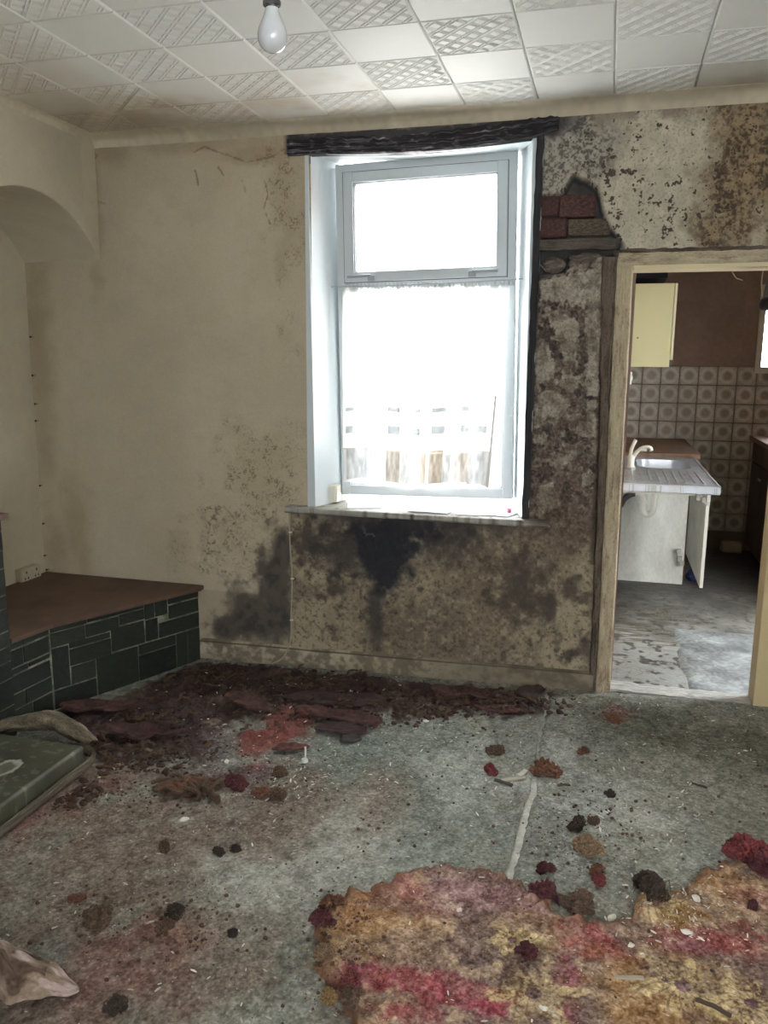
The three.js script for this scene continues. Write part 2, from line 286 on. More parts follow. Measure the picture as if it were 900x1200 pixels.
// charred lintel, dark bead beside the window, weathered timber on the pier
const charTex = paint(512, 128, 0, 0, 1.3, 0.12, (x, y, c) => { const g = fbm(x * 7, y * 160, 4), h = fbm(x * 30, y * 60, 3); const v = 22 + Math.max(0, g - 0.48) * 260 + Math.max(0, h - 0.6) * 300; c[0] = v + 2; c[1] = v; c[2] = v + 5; c[3] = g * 255; }, true);
const charMat = texMat(charTex, 0.75, 0.006);
{
  const beamPts = (px, a) => a; // lower and upper edges measured along the beam
  const lo = [[-1.505, 2.438], [-1.30, 2.436], [-0.913, 2.418], [-0.66, 2.426], [-0.47, 2.437], [-0.36, 2.45], [-0.255, 2.478]], hi = [[-1.505, 2.506], [-1.30, 2.508], [-0.913, 2.492], [-0.66, 2.505], [-0.47, 2.52], [-0.36, 2.525], [-0.255, 2.534]];
  const at = (l, x) => { for (let i = 0; i + 1 < l.length; i++) if (x <= l[i + 1][0]) { const t = (x - l[i][0]) / (l[i + 1][0] - l[i][0]); return l[i][1] + (l[i + 1][1] - l[i][1]) * t; } return l[l.length - 1][1]; };
  const nx = 160, R = 24;
  const g = sheet(nx, R, (i, j) => {
    const x = -1.505 + 1.25 * i / nx, a = at(lo, x), b = at(hi, x) + (fbm(x * 40, 2, 3) - 0.5) * 0.018, t = j / R, end = Math.min(1, Math.min(i, nx - i) / 2);
    const prof = t < 0.2 ? [0, t / 0.2] : t < 0.8 ? [(t - 0.2) / 0.6, 1] : [1, 1 - (t - 0.8) / 0.2];
    const mid = (a + b) / 2, y = mid + (a + (b - a) * prof[0] - mid) * (0.75 + 0.25 * end), d = (fbm(x * 9, prof[0] * 14, 4) - 0.5) * 0.034 - 0.008 * Math.exp(-(((prof[0] - 0.42) / 0.07) ** 2));
    return [x, y + (prof[1] > 0.9 ? (fbm(x * 30, t * 9, 3) - 0.5) * 0.006 : 0), ZW - 0.03 + prof[1] * (0.052 * end + d * end), x / 1.3, prof[0]];
  });
  tag(mesh('timber_lintel', g, charMat), 'blackened rotten timber lintel bared above the window', 'lintel');
  const bead = mesh('timber_bead', jitter(new THREE.BoxGeometry(0.03, 1.70, 0.03, 2, 90, 2), 0.008, 18, 4).translate(-0.339, 1.645, ZW + 0.004), texMat(tone([48, 46, 50], 26, 12), 0.85, 0.004));
  tag(bead, 'narrow blackened timber bead down the right edge of the window recess', 'timber strip');
}
const woodTex = (base, dark, w = 256, h = 1024, L = 2) => paint(w, h, 0, 0, 0.1, L, (x, y, c) => {
  const g = fbm(x * 260, y * 9, 4), k = fbm(x * 60 + 3, y * 14, 5), f = fbm(x * 300, y * 120, 3), m = clamp((k * 0.6 + g * 0.5 + (f - 0.5) * 0.5 - 0.52) * 4); for (let i = 0; i < 3; i++) c[i] = base[i] + (g - 0.5) * 50 + (f - 0.5) * 40; mixc(c, dark, m * 0.8); c[3] = g * 180 - m * 60 + 60;
}, true);
const rotMat = texMat(woodTex([104, 92, 80], [50, 42, 37]), 0.9, 0.006), postMat = texMat(woodTex([180, 167, 140], [120, 104, 86]), 0.75, 0.003);
const strip = (pts, ch, amp = 0.006) => jitter(setUV((() => { // vertical board following measured edges: [y, xLeft, xRight]
  const n = 80; return sheet(n, 12, (i, j) => {
    const y = pts[0][0] + (pts[pts.length - 1][0] - pts[0][0]) * i / n; let k = 0; while (k + 2 < pts.length && y > pts[k + 1][0]) k++;
    const t = (y - pts[k][0]) / (pts[k + 1][0] - pts[k][0]), a = pts[k][1] + (pts[k + 1][1] - pts[k][1]) * t, b = pts[k][2] + (pts[k + 1][2] - pts[k][2]) * t;
    const u = j / 12, q = u < 0.2 ? [0, u / 0.2] : u < 0.8 ? [(u - 0.2) / 0.6, 1] : [1, (1 - u) / 0.2];
    return [a + (b - a) * q[0], y, ZW - 0.02 + q[1] * 0.045];
  });
})(), (x, y) => [x / 0.1, y / 2]), amp, 22, ch);
const flip = (g) => { const ix = g.index.array; for (let i = 0; i < ix.length; i += 3) { const t = ix[i]; ix[i] = ix[i + 1]; ix[i + 1] = t; } g.computeVertexNormals(); return g; };
tag(mesh('rotten_timber', flip(strip([[0.0, -0.012, 0.022], [0.8, -0.02, 0.012], [1.4, -0.035, 0.008], [1.95, -0.062, 0.006]], 3, 0.012)), rotMat), 'decayed dark timber strip clinging along the left side of the doorway', 'timber strip');

// doorway
{
  const d = structGroup('door_1');
  mesh('door_post', strip([[-0.005, 0.018, 0.084], [1.0, 0.010, 0.078], [1.95, 0.002, 0.072]], 8, 0.003), postMat, d);
  flip(d.children[0].geometry);
  mesh('door_post', jitter(new RoundedBoxGeometry(0.1, 1.96, 0.13, 3, 0.004), 0.003, 5).translate(0.745, 0.985, ZW - 0.035), P(0xc2b289, 0.6), d);
  const head = jitter(new THREE.BoxGeometry(0.72, 0.05, 0.06, 60, 4, 4), 0.006, 20).translate(0.37, 1.94, ZW + 0.005);
  mesh('door_head', setUV(head, (x, y) => [y * 10, x / 2]), postMat, d);
  mesh('door_lining', box(0.072, 1.898, ZW - 0.12, 0.70, 1.917, ZW + 0.03, 0.004), P(0xd8cba8, 0.6), d);
  mesh('threshold', jitter(new THREE.BoxGeometry(0.64, 0.012, 0.11, 60, 1, 10), 0.012, 30).translate(0.39, 0.006, ZW - 0.05), texMat(tone([176, 176, 170], 40, 30), 0.85, 0.003), d);
  const oldTimber = jitter(new THREE.BoxGeometry(0.90, 0.022, 0.04, 90, 3, 4), 0.016, 24, 5).translate(0.44, 1.972, ZW + 0.002);
  tag(mesh('rotten_timber', setUV(oldTimber, (x, y) => [y * 10, x / 2]), rotMat), 'crumbling dark timber strip lying over the door head', 'timber strip');
  const ledge = jitter(new THREE.BoxGeometry(0.35, 0.042, 0.05, 50, 4, 4), 0.014, 26, 2).translate(-0.165, 2.008, ZW - 0.004);
  tag(mesh('rotten_timber', setUV(ledge, (x, y) => [y * 10, x / 2]), texMat(woodTex([92, 84, 76], [44, 40, 38], 128, 512), 0.9, 0.004)), 'short charred timber ledge built in below the bared red bricks', 'timber strip');
}

// ------------------------------------------------------------------ left wall with arched alcove
const creamTex = paint(1024, 1024, 0, 0, 2.7, 2.7, (x, y, c) => {
  const n1 = fbm(x * 2 + 30, y * 2, 4), n2 = fbm(x * 22, y * 22, 4), n4 = vn(x * 160, y * 160); const v = (n1 - 0.5) * 26 + (n2 - 0.5) * 8 + (n4 - 0.5) * 5;
  c[0] = 198 + v; c[1] = 189 + v; c[2] = 167 + v * 0.9; c[3] = 128 + (n2 - 0.5) * 60 + (n4 - 0.5) * 20;
  mixc(c, [150, 130, 100], ss(0.25, 0.0, y + (n1 - 0.5) * 0.4) * 0.4);
}, true);
const creamMat = texMat(creamTex, 0.85, 0.003);
{
  const w = structGroup('wall_left'), s = new THREE.Shape(), zr = ZW, yS = 1.998, zN = -2.76, cz = (zr + zN) / 2, hw = (zN - zr) / 2, rise = 0.25, R = (hw * hw + rise * rise) / (2 * rise), cy0 = yS + rise - R;
  s.moveTo(-1.5, -0.2); s.lineTo(-1.5, 2.75); s.lineTo(-zr + 0.05, 2.75); s.lineTo(-zr + 0.05, yS); // drawn in (-z, y)
  const a0 = Math.asin(hw / R); for (let i = 0; i <= 40; i++) { const a = a0 - 2 * a0 * i / 40; s.lineTo(-cz + R * Math.sin(a), cy0 + R * Math.cos(a)); }
  s.lineTo(-zN, -0.2); s.closePath();
  const g = new THREE.ExtrudeGeometry(s, { depth: 0.46, bevelEnabled: true, bevelThickness: 0.006, bevelSize: 0.006, bevelOffset: -0.006, bevelSegments: 2, curveSegments: 4 }).rotateY(Math.PI / 2).translate(-2.98, 0, 0);
  setUV(g, (x, y, z) => [(z + x * 0.7) / 2.7, y / 2.7]);
  mesh('plaster', g, creamMat, w);
  const back = sheet(60, 120, (i, j) => { const z = -3.8 + 1.2 * i / 60, y = -0.1 + 2.5 * j / 120; return [-2.968 - 0.012 * (y - 0.3) * 0 + (fbm(z * 3, y * 3, 2) - 0.5) * 0.012, y, z, z / 2.7, y / 2.7]; });
  mesh('alcove_back', flip(back), creamMat, w);
  mesh('masonry', box(-3.2, -0.2, -4.0, -2.99, 2.75, 1.6), S(0x5c5852, 0.95), w);
}
// unseen sides of the room, closed, with the front window that lights it
{
  const plain = S(0xc4b79a, 0.9), r = structGroup('wall_right'); mesh('plaster', setUV(box(2.0, -0.2, -4.0, 2.2, 2.75, 1.7), (x, y, z) => [z / 2.7, y / 2.7]), creamMat, r);
  const f = structGroup('wall_front'), s = new THREE.Shape([[-3.2, -0.2], [2.2, -0.2], [2.2, 2.75], [-3.2, 2.75]].map((p) => new THREE.Vector2(...p)));
  s.holes.push(new THREE.Path([[0.2, 0.85], [0.2, 2.2], [1.7, 2.2], [1.7, 0.85]].map((p) => new THREE.Vector2(...p))));
  mesh('plaster', new THREE.ExtrudeGeometry(s, { depth: 0.22, bevelEnabled: false }).translate(0, 0, 1.5), plain, f);
  const w2 = structGroup('window_2');
  mesh('window_frame', merge([box(0.2, 0.85, 1.6, 0.26, 2.2, 1.66), box(1.64, 0.85, 1.6, 1.7, 2.2, 1.66), box(0.26, 0.85, 1.6, 1.64, 0.91, 1.66), box(0.26, 2.14, 1.6, 1.64, 2.2, 1.66), box(0.92, 0.91, 1.6, 0.98, 2.14, 1.66)]), matPVC, w2);
  mesh('pane', box(0.26, 0.91, 1.628, 1.64, 2.14, 1.634), P(0xffffff, 0, { transmission: 1, thickness: 0 }), w2);
}

// ------------------------------------------------------------------ ceiling of polystyrene tiles, cornice
{
  const c = structGroup('ceiling');
  mesh('ceiling_slab', box(-3.2, CEIL + 0.012, -4.0, 2.2, CEIL + 0.2, 1.7), S(0xd8d4c8, 0.9), c);
  const CT = paint(512, 512, -2.6, -3.8, 2.4, 1.2, (x, z, o) => {
    const n = fbm(x * 2 + 4, z * 2, 4), n2 = fbm(x * 9, z * 9 + 3, 3); o[0] = 226 + (n - 0.5) * 10; o[1] = 227 + (n - 0.5) * 10; o[2] = 223 + (n - 0.5) * 10;
    const e = Math.max(ss(-3.0, -3.72, z + (n - 0.5) * 0.9) * ss(-0.9, -2.2, x + (n2 - 0.5)), ss(-1.9, -2.5, x + (n - 0.5) * 0.6) * 0.6, ss(-3.45, -3.72, z + (n2 - 0.5) * 0.25) * 0.55 * (0.35 + 0.65 * ss(0, 0.7, Math.abs(x + 0.2)))); mixc(o, [172, 155, 130], e * 0.8);
  });
  const tm = new THREE.MeshStandardMaterial({ map: CT.map, roughness: 0.6 });
  const T = TILE, e = T / 2 - 0.0012, b = 0.005, quad = (p, ps) => { const [A, B, C, D] = ps; p.push(...A, ...B, ...C, ...A, ...C, ...D); };
  const baseTile = []; { // tile hangs with its face at y = 0, bevelled to y = 0.008
    const o = [[-e, 0.005, -e], [e, 0.005, -e], [e, 0.005, e], [-e, 0.005, e]], i = e - b, f = [[-i, 0, -i], [i, 0, -i], [i, 0, i], [-i, 0, i]], u = [[-e, 0.012, -e], [e, 0.012, -e], [e, 0.012, e], [-e, 0.012, e]];
    quad(baseTile, f); for (let k = 0; k < 4; k++) { const n = (k + 1) % 4; quad(baseTile, [o[k], o[n], f[n], f[k]]); quad(baseTile, [u[k], u[n], o[n], o[k]]); }
  }
  const patTile = baseTile.slice(); { // woven trellis of double raised strips
    const per = T / 4.25, lim = e - 0.010, w = 0.0040, hgt = 0.0030;
    for (const dir of [1, -1]) for (let k = -5; k <= 5; k++) for (const off of [-0.0062, 0.0062]) {
      const cst = k * per + off * 1.4142 + per / 2; // x - dir*z = cst
      const lo = Math.max(-lim, cst - lim), hi = Math.min(lim, cst + lim); if (hi - lo < 0.012) continue;
      for (let m = -6; m < 6; m++) { // one way runs unbroken, the other is cut where it passes under
        let a = m * per, z2 = a + per;
        if (dir < 0) { const sh = cst / 2 + per / 4; a += sh + 0.0055; z2 += sh - 0.0055; }
        a = Math.max(a, lo); z2 = Math.min(z2, hi); if (z2 - a < 0.004) continue;
        const pt = (x, s, y) => { const z = dir * (x - cst), q = w * 0.7071 * s; return [x + q * 1, y, z - q * dir]; };
        const A = pt(a, -1, 0), B = pt(z2, -1, 0), C = pt(z2, 0, -hgt), D = pt(a, 0, -hgt), E2 = pt(z2, 1, 0), F = pt(a, 1, 0);
        quad(patTile, [A, B, C, D]); quad(patTile, [D, C, E2, F]);
      }
    }
  }
  const mkGeo = (arr, cx, cz) => { const g = new THREE.BufferGeometry(); g.setAttribute('position', new THREE.Float32BufferAttribute(arr, 3)); g.computeVertexNormals(); return setUV(g, (x, y, z) => [(x + cx + 2.6) / 5, (z + cz + 3.8) / 5]); };
  for (let row = -11; row <= 2; row++) for (let col = -6; col <= 7; col++) {
    const x0 = -2.142 * T + col * T, z0 = -(9.132 + row) * T, cx = x0 + T / 2, cz = z0 - T / 2;
    if (cx > 1.95 || cx < -2.6) continue;
    const t = mesh('ceiling_tile', mkGeo((row + col) % 2 === 0 ? patTile : baseTile, cx, cz), tm, c); t.position.set(cx, CEIL + (fbm(cx * 9, cz * 9, 2) - 0.5) * 0.0025, cz);
    t.rotation.set((fbm(cx * 5, cz * 5 + 2, 2) - 0.5) * 0.003, 0, (fbm(cx * 5 + 8, cz * 5, 2) - 0.5) * 0.003);
  }
  // cove cornice: profile (out from wall, down from ceiling)
  const prof = [[0, 0.058], [0.006, 0.054], [0.012, 0.04], [0.03, 0.022], [0.055, 0.012], [0.078, 0.009], [0.088, 0.006], [0.092, 0]], ct = tone([200, 190, 168], 16, 5), cm = texMat(ct, 0.75, 0.001);
  const sw = (n, f) => sheet(n, prof.length - 1, f);
  const c1 = mesh('trim_1', sw(60, (i, j) => { const x = -2.52 + 4.52 * i / 60, wv = (fbm(x * 2, 7, 2) - 0.5) * 0.006; return [x, CEIL + 0.004 - prof[j][1] * 0.95 + wv, ZW + prof[j][0], x / 1, j * 0.014]; }), cm); struct(c1); flip(c1.geometry);
  const c2 = mesh('trim_2', sw(60, (i, j) => { const z = ZW + 5.2 * i / 60; return [-2.515 + prof[j][0] * 0.4, CEIL + 0.004 - prof[j][1] * 0.6, z, z, j * 0.014]; }), cm); struct(c2);
}

// ------------------------------------------------------------------ window
const glass = P(0xffffff, 0.0, { transmission: 1, thickness: 0 });
{
  const w = structGroup('window_1'), rev = P(0xd2dce0, 0.45);
  const zi = ZW + 0.004, zo = -4.0;
  const wedge = (a, b, yb, yt) => { // splayed reveal with lean: a/b = [xRoomTop, xRoomBottom, xFrameTop, xFrameBottom, xBehind]
    const g = new THREE.BufferGeometry(), v = (x, y, z) => [x, y, z];
    return g;
  };
  const hexa = (bot, top) => { // 4 corners below, 4 above, as a closed block
    const p = [], q = (A, B, C, D) => p.push(...A, ...B, ...C, ...A, ...C, ...D); q(bot[3], bot[2], bot[1], bot[0]); q(...top);
    for (let k = 0; k < 4; k++) { const n = (k + 1) % 4; q(bot[k], bot[n], top[n], top[k]); }
    const g = new THREE.BufferGeometry(); g.setAttribute('position', new THREE.Float32BufferAttribute(p, 3)); g.computeVertexNormals(); return setUV(g, (x, y, z) => [z * 1 + x, y]);
  };
  const yb = 0.79, yt = 2.46;
  mesh('reveal', hexa([[-1.41, yb, zi], [-1.369, yb, zi], [-1.275, yb, zo], [-1.41, yb, zo]].map(([x, y, z]) => [x, y, z]), [[-1.41, yt, zi], [-1.394, yt, zi], [-1.325, yt, zo], [-1.41, yt, zo]]), rev, w);
  mesh('reveal', hexa([[-0.352, yb, zi], [-0.325, yb, zi], [-0.325, yb, zo], [-0.425, yb, zo]], [[-0.372, yt, zi], [-0.325, yt, zi], [-0.325, yt, zo], [-0.455, yt, zo]]), rev, w);
  const sof = sheet(40, 8, (i, j) => { const t = i / 40, x = -1.40 + 1.06 * t, s = j / 8; return [x, 2.442 - 0.022 * Math.sin(Math.PI * t) * (1 - s * 0.5) + s * 0.012, zi - s * 0.25]; });
  mesh('soffit', flip(sof), rev, w);
  mesh('soffit_board', box(-1.41, 2.452, zo, -0.325, 2.50, zi - 0.03), rev, w);
  // frame, about its centre, leaning as the house does
  const f = new THREE.Group(); f.name = 'window_frame'; w.add(f); f.position.set(-0.872, 1.64, -3.955); f.rotation.z = 0.021;
  const fr = (x0, y0, x1, y1, z0, z1, r = 0.002) => box(x0, y0, z0, x1, y1, z1, r);
  const HX = 0.433, YB = -0.795, YT = 0.800, TR = 0.235;
  mesh('frame_bar', fr(-HX, YB, -HX + 0.045, YT, -0.03, 0.03), matPVC, f); mesh('frame_bar', fr(HX - 0.045, YB, HX, YT, -0.03, 0.03), matPVC, f);
  mesh('frame_bar', fr(-HX + 0.0445, YT - 0.045, HX - 0.0445, YT, -0.029, 0.029), matPVC, f); mesh('frame_bar', fr(-HX + 0.0445, YB, HX - 0.0445, YB + 0.05, -0.029, 0.029), matPVC, f);
  mesh('transom', fr(-HX + 0.0445, TR - 0.03, HX - 0.0445, TR + 0.022, -0.029, 0.029), matPVC, f);
  for (const [x0, y0, x1, y1] of [[-HX + 0.04, TR + 0.018, -HX + 0.088, YT - 0.04], [HX - 0.088, TR + 0.018, HX - 0.04, YT - 0.04], [-HX + 0.0875, YT - 0.088, HX - 0.0875, YT - 0.041], [-HX + 0.0875, TR + 0.019, HX - 0.0875, TR + 0.064]]) mesh('vent_bar', fr(x0, y0, x1, y1, -0.02, x1 - x0 > 0.2 ? 0.0415 : 0.042, 0.003), matPVC, f);
  for (const [x0, y0, x1, y1] of [[-HX + 0.045, YB + 0.05, -HX + 0.057, TR - 0.03], [HX - 0.057, YB + 0.05, HX - 0.045, TR - 0.03], [-HX + 0.0565, YB + 0.0495, HX - 0.0565, YB + 0.062]]) mesh('glazing_bead', fr(x0, y0, x1, y1, -0.014, 0.022, 0.004), matPVC, f);
  const seal = S(0x5e6466, 0.8); // rubber seals round the vent and the lower pane
  for (const [x0, y0, x1, y1] of [[-HX + 0.036, TR + 0.012, -HX + 0.0398, YT - 0.037], [HX - 0.0398, TR + 0.012, HX - 0.036, YT - 0.037], [-HX + 0.036, YT - 0.0408, HX - 0.036, YT - 0.037], [-HX + 0.036, TR + 0.0145, HX - 0.036, TR + 0.0183],
    [-HX + 0.0882, TR + 0.064, -HX + 0.0915, YT - 0.088], [HX - 0.0915, TR + 0.064, HX - 0.0882, YT - 0.088], [-HX + 0.0882, TR + 0.064, HX - 0.0882, TR + 0.0672], [-HX + 0.0882, YT - 0.0912, HX - 0.0882, YT - 0.088]]) mesh('seal', fr(x0, y0, x1, y1, -0.01, x1 - x0 < 0.06 && Math.abs(x0) > 0.36 && y1 > 0.7 && y0 < TR + 0.02 ? 0.034 : 0.033, 0.0005), seal, f);
  for (const x of [-0.255, 0.235]) { // casement handles on the vent
    const s = x < 0 ? -1 : 1, h = mesh('window_handle', merge([box(x - 0.018, TR + 0.018, 0.04, x + 0.018, TR + 0.046, 0.056, 0.004), box(Math.min(x, x + s * 0.12), TR + 0.036, 0.05, Math.max(x, x + s * 0.12), TR + 0.05, 0.064, 0.004)]), P(0x9aa0a2, 0.35), f);
    h.userData.label = 'grey casement handle';
  }
  mesh('pane', box(-HX + 0.08, TR + 0.055, -0.006, HX - 0.08, YT - 0.08, 0.0), glass, f);
  mesh('pane', box(-HX + 0.045, YB + 0.05, -0.006, HX - 0.045, TR - 0.03, 0.0), glass, f);
  // sill board, split at its right end
  const st = paint(512, 128, -1.52, -4, -0.22, -3.69, (x, z, c) => { const n = fbm(x * 30, z * 30, 4), g = fbm(x * 8, z * 200, 3); c[0] = 164 + (n - 0.5) * 60; c[1] = 162 + (n - 0.5) * 60; c[2] = 154 + (n - 0.5) * 60; if (n > 0.52) mixc(c, [96, 90, 80], (n - 0.52) * 4); mixc(c, [88, 78, 66], ss(-0.36, -0.28, x + (g - 0.5) * 0.12) * 0.8); c[3] = n * 200; }, true);
  const sill = sheet(90, 22, (i, j) => {
    const x = -1.515 + 1.29 * i / 90, t = j / 22; const q = t < 0.65 ? [-3.99 + 0.287 * t / 0.65, 0.797] : t < 0.72 ? [-3.703 + 0.004 * (t - 0.65) / 0.07, 0.797 - 0.004 * (t - 0.65) / 0.07] : t < 0.9 ? [-3.699, 0.793 - 0.026 * (t - 0.72) / 0.18] : [-3.699 - 0.08 * (t - 0.9) / 0.1, 0.767];
    const n = fbm(x * 40, q[0] * 40, 3) - 0.5, split = ss(-0.42, -0.36, x) * Math.exp(-(((q[1] - 0.786) / 0.004) ** 2)) * (t > 0.6 ? 0.016 : 0);
    return [x, q[1] + n * 0.003 + 0.004 * (x + 1.5) * 0, q[0] - split + n * 0.003, (x + 1.52) / 1.3, (q[0] + 4) / 0.31];
  });
  mesh('window_sill', flip(sill), texMat(st, 0.6, 0.003), w);
  mesh('sill_board', box(-1.405, 0.745, -4.02, -0.335, 0.792, ZW - 0.02), S(0xa79f92, 0.8), w);
}
{ // things on the sill and in the recess
  const pm = (hex) => P(hex, 0.7, { side: THREE.DoubleSide });
  const leaf = (name, label, x, z, w, d, turn, hex, lift = 0.0) => {
    const g = sheet(16, 12, (i, j) => { const u = i / 16 - 0.5, v = j / 12 - 0.5; return [u * w, 0.0012 + lift + 0.005 * (fbm(u * 3 + x * 9, v * 3, 2) - 0.3) * (0.4 + Math.abs(u)), v * d]; });
    const g2 = sheet(16, 12, (i, j) => { const u = i / 16 - 0.5, v = j / 12 - 0.5; return [u * w, 0.0004 + lift, v * d]; });
    const o = mesh(name, merge([flip(g), g2]), pm(hex)); o.position.set(x, 0.7985, z); o.rotation.y = turn; return tag(o, label, 'paper', undefined);
  };
  leaf('paper_sheet', 'white sheet of paper lying near the middle of the windowsill', -0.60, -3.82, 0.15, 0.15, 0.25, 0xf4f4f2, 0.001);
  leaf('paper_leaflet', 'folded white leaflet with a dark lower edge on the windowsill beside the sheet', -0.80, -3.795, 0.2, 0.11, -0.05, 0xe9ecf2, 0.003);
  leaf('paper_sheet', 'pale bluish scrap of paper at the left end of the windowsill', -1.14, -3.83, 0.17, 0.12, 0.3, 0xdfe6ee);
  leaf('paper_sheet', 'crumpled bluish paper at the right end of the windowsill', -0.46, -3.83, 0.12, 0.14, -0.3, 0xdde3ea, 0.001);
  const px = mesh('pink_tube_cap', new THREE.CylinderGeometry(0.011, 0.012, 0.026, 20).translate(0, 0.013, 0), P(0xe0839a, 0.5)); px.position.set(-0.428, 0.7985, -3.86); tag(px, 'small pink cap standing in the right corner of the windowsill', 'cap');
  const jb = thing('junction_box', 'white plastic box fixed low on the left reveal of the window', 'junction box', [-1.325, 0.803, -3.885]);
  mesh('box_body', new RoundedBoxGeometry(0.05, 0.09, 0.075, 3, 0.008).translate(0.0, 0.045, 0), P(0xe2dfd2, 0.5), jb); mesh('lid', new RoundedBoxGeometry(0.012, 0.082, 0.067, 2, 0.004).translate(0.028, 0.045, 0), P(0xe9e6da, 0.5), jb);
  // net curtain on its wire over the lower pane
  const nc = thing('net_curtain', 'white net curtain with a panelled hem hung across the lower window pane', 'curtain', [0, 0, 0]);
  const X0 = -1.272, X1 = -0.525, Y0 = 0.905, Y1 = 1.868;
  const q = (a, b) => atZ(380 + a / 3.75, 440 + b / 3.75, -3.9), rect = (a, b, c, d) => { const p = q(a, b), r = q(c, d); return [p[0], r[1], r[0], p[1]]; };
  const hem = [[100, 322, 208, 462, [196, 200, 200]], [212, 322, 240, 455, [226, 220, 210]], [272, 322, 328, 470, [182, 176, 165]], [332, 322, 410, 470, [204, 206, 202]], [418, 322, 440, 465, [214, 202, 186]], [458, 322, 514, 470, [172, 162, 146]], [514, 345, 550, 470, [196, 200, 198]], [568, 345, 626, 480, [192, 186, 178]], [628, 335, 722, 495, [186, 188, 186]]].map(([a, b, c, d, k]) => [rect(a, b, c, d), k]);
  const wins = [[275, 138, 325, 163], [460, 136, 525, 160], [585, 138, 620, 163], [95, 140, 128, 162], [385, 140, 412, 160], [275, 220, 326, 262], [460, 215, 520, 255], [585, 222, 622, 260], [385, 225, 410, 258], [95, 222, 128, 258], [648, 226, 698, 262]].map((r) => rect(...r));
  const nt = paint(768, 1024, X0, Y0, X1, Y1, (x, y, c) => {
    const n = fbm(x * 20, y * 9, 3), n2 = fbm(x * 90, y * 22, 3); c[0] = 240; c[1] = 243; c[2] = 243; c[3] = 255;
    if (y < hem[0][0][3] && y > hem[0][0][1] - 0.01) { c[3] = 44; mixc(c, [226, 226, 222], 0.5); }
    for (const [r, k] of hem) if (x > r[0] && x < r[2] && y > r[1] && y < r[3]) { mixc(c, k.map((v) => v + (n2 - 0.5) * 70), 0.95); c[3] = 255 * (0.085 + 0.05 * (k[2] - 130) / 70 + (n2 - 0.5) * 0.09); }
    for (const r of wins) if (x > r[0] && x < r[2] && y > r[1] && y < r[3]) { mixc(c, [190, 200, 206], 0.6 + (n - 0.5)); c[3] = 11; }
    if (Math.abs(y - hem[0][0][3]) < 0.004) { mixc(c, [190, 186, 176], 0.8); c[3] = 60; }
    if (Math.abs(x + 0.54) < 0.006 && y < 1.35) { mixc(c, [150, 146, 140], 0.8); c[3] = 30; }
    const t = ss(1.80, 1.868, y); const gk = t * ss(0.42, 0.6, fbm(x * 60, y * 6, 3)); mixc(c, [176, 184, 188], gk * 0.8); c[3] *= 1 - 0.8 * gk;
  }, true);
  nt.bumpMap.wrapS = nt.bumpMap.wrapT = THREE.ClampToEdgeWrapping;
  const cloth = sheet(120, 60, (i, j) => { const t = i / 120, v = j / 60, y = Y0 + (Y1 - Y0) * v + 0.012 * (1 - v) * Math.sin(t * 9), x = X0 + (X1 + (0.06 * v) - X0) * t; return [x, y, -3.902 + 0.010 * Math.sin(t * 46 + v * 1.5) + 0.006 * Math.sin(t * 19 + 1), t, v]; });
  nt.map.wrapS = nt.map.wrapT = THREE.ClampToEdgeWrapping;
  mesh('net_fabric', cloth, new THREE.MeshPhysicalMaterial({ map: nt.map, roughness: 1, transmission: 0.7, transmissionMap: nt.bumpMap, thickness: 0, side: THREE.DoubleSide }), nc);
  mesh('heading', sheet(160, 6, (i, j) => { const t = i / 160; return [X0 - 0.01 + 0.84 * t, 1.866 + 0.022 * (j / 6 - 0.5) + 0.004 * Math.sin(t * 300), -3.893 + 0.006 * Math.sin(t * 260) + 0.02 * t * 0]; }), new THREE.MeshPhysicalMaterial({ color: 0xc9cfd0, roughness: 1, transmission: 0.3, thickness: 0, side: THREE.DoubleSide }), nc);
  mesh('curtain_wire', tube([[-1.33, 1.862, -3.885], [-1.0, 1.865, -3.887], [-0.7, 1.873, -3.887], [-0.405, 1.884, -3.885]], 0.0028, 40, 6), P(0xaab0b2, 0.4), nc);
}

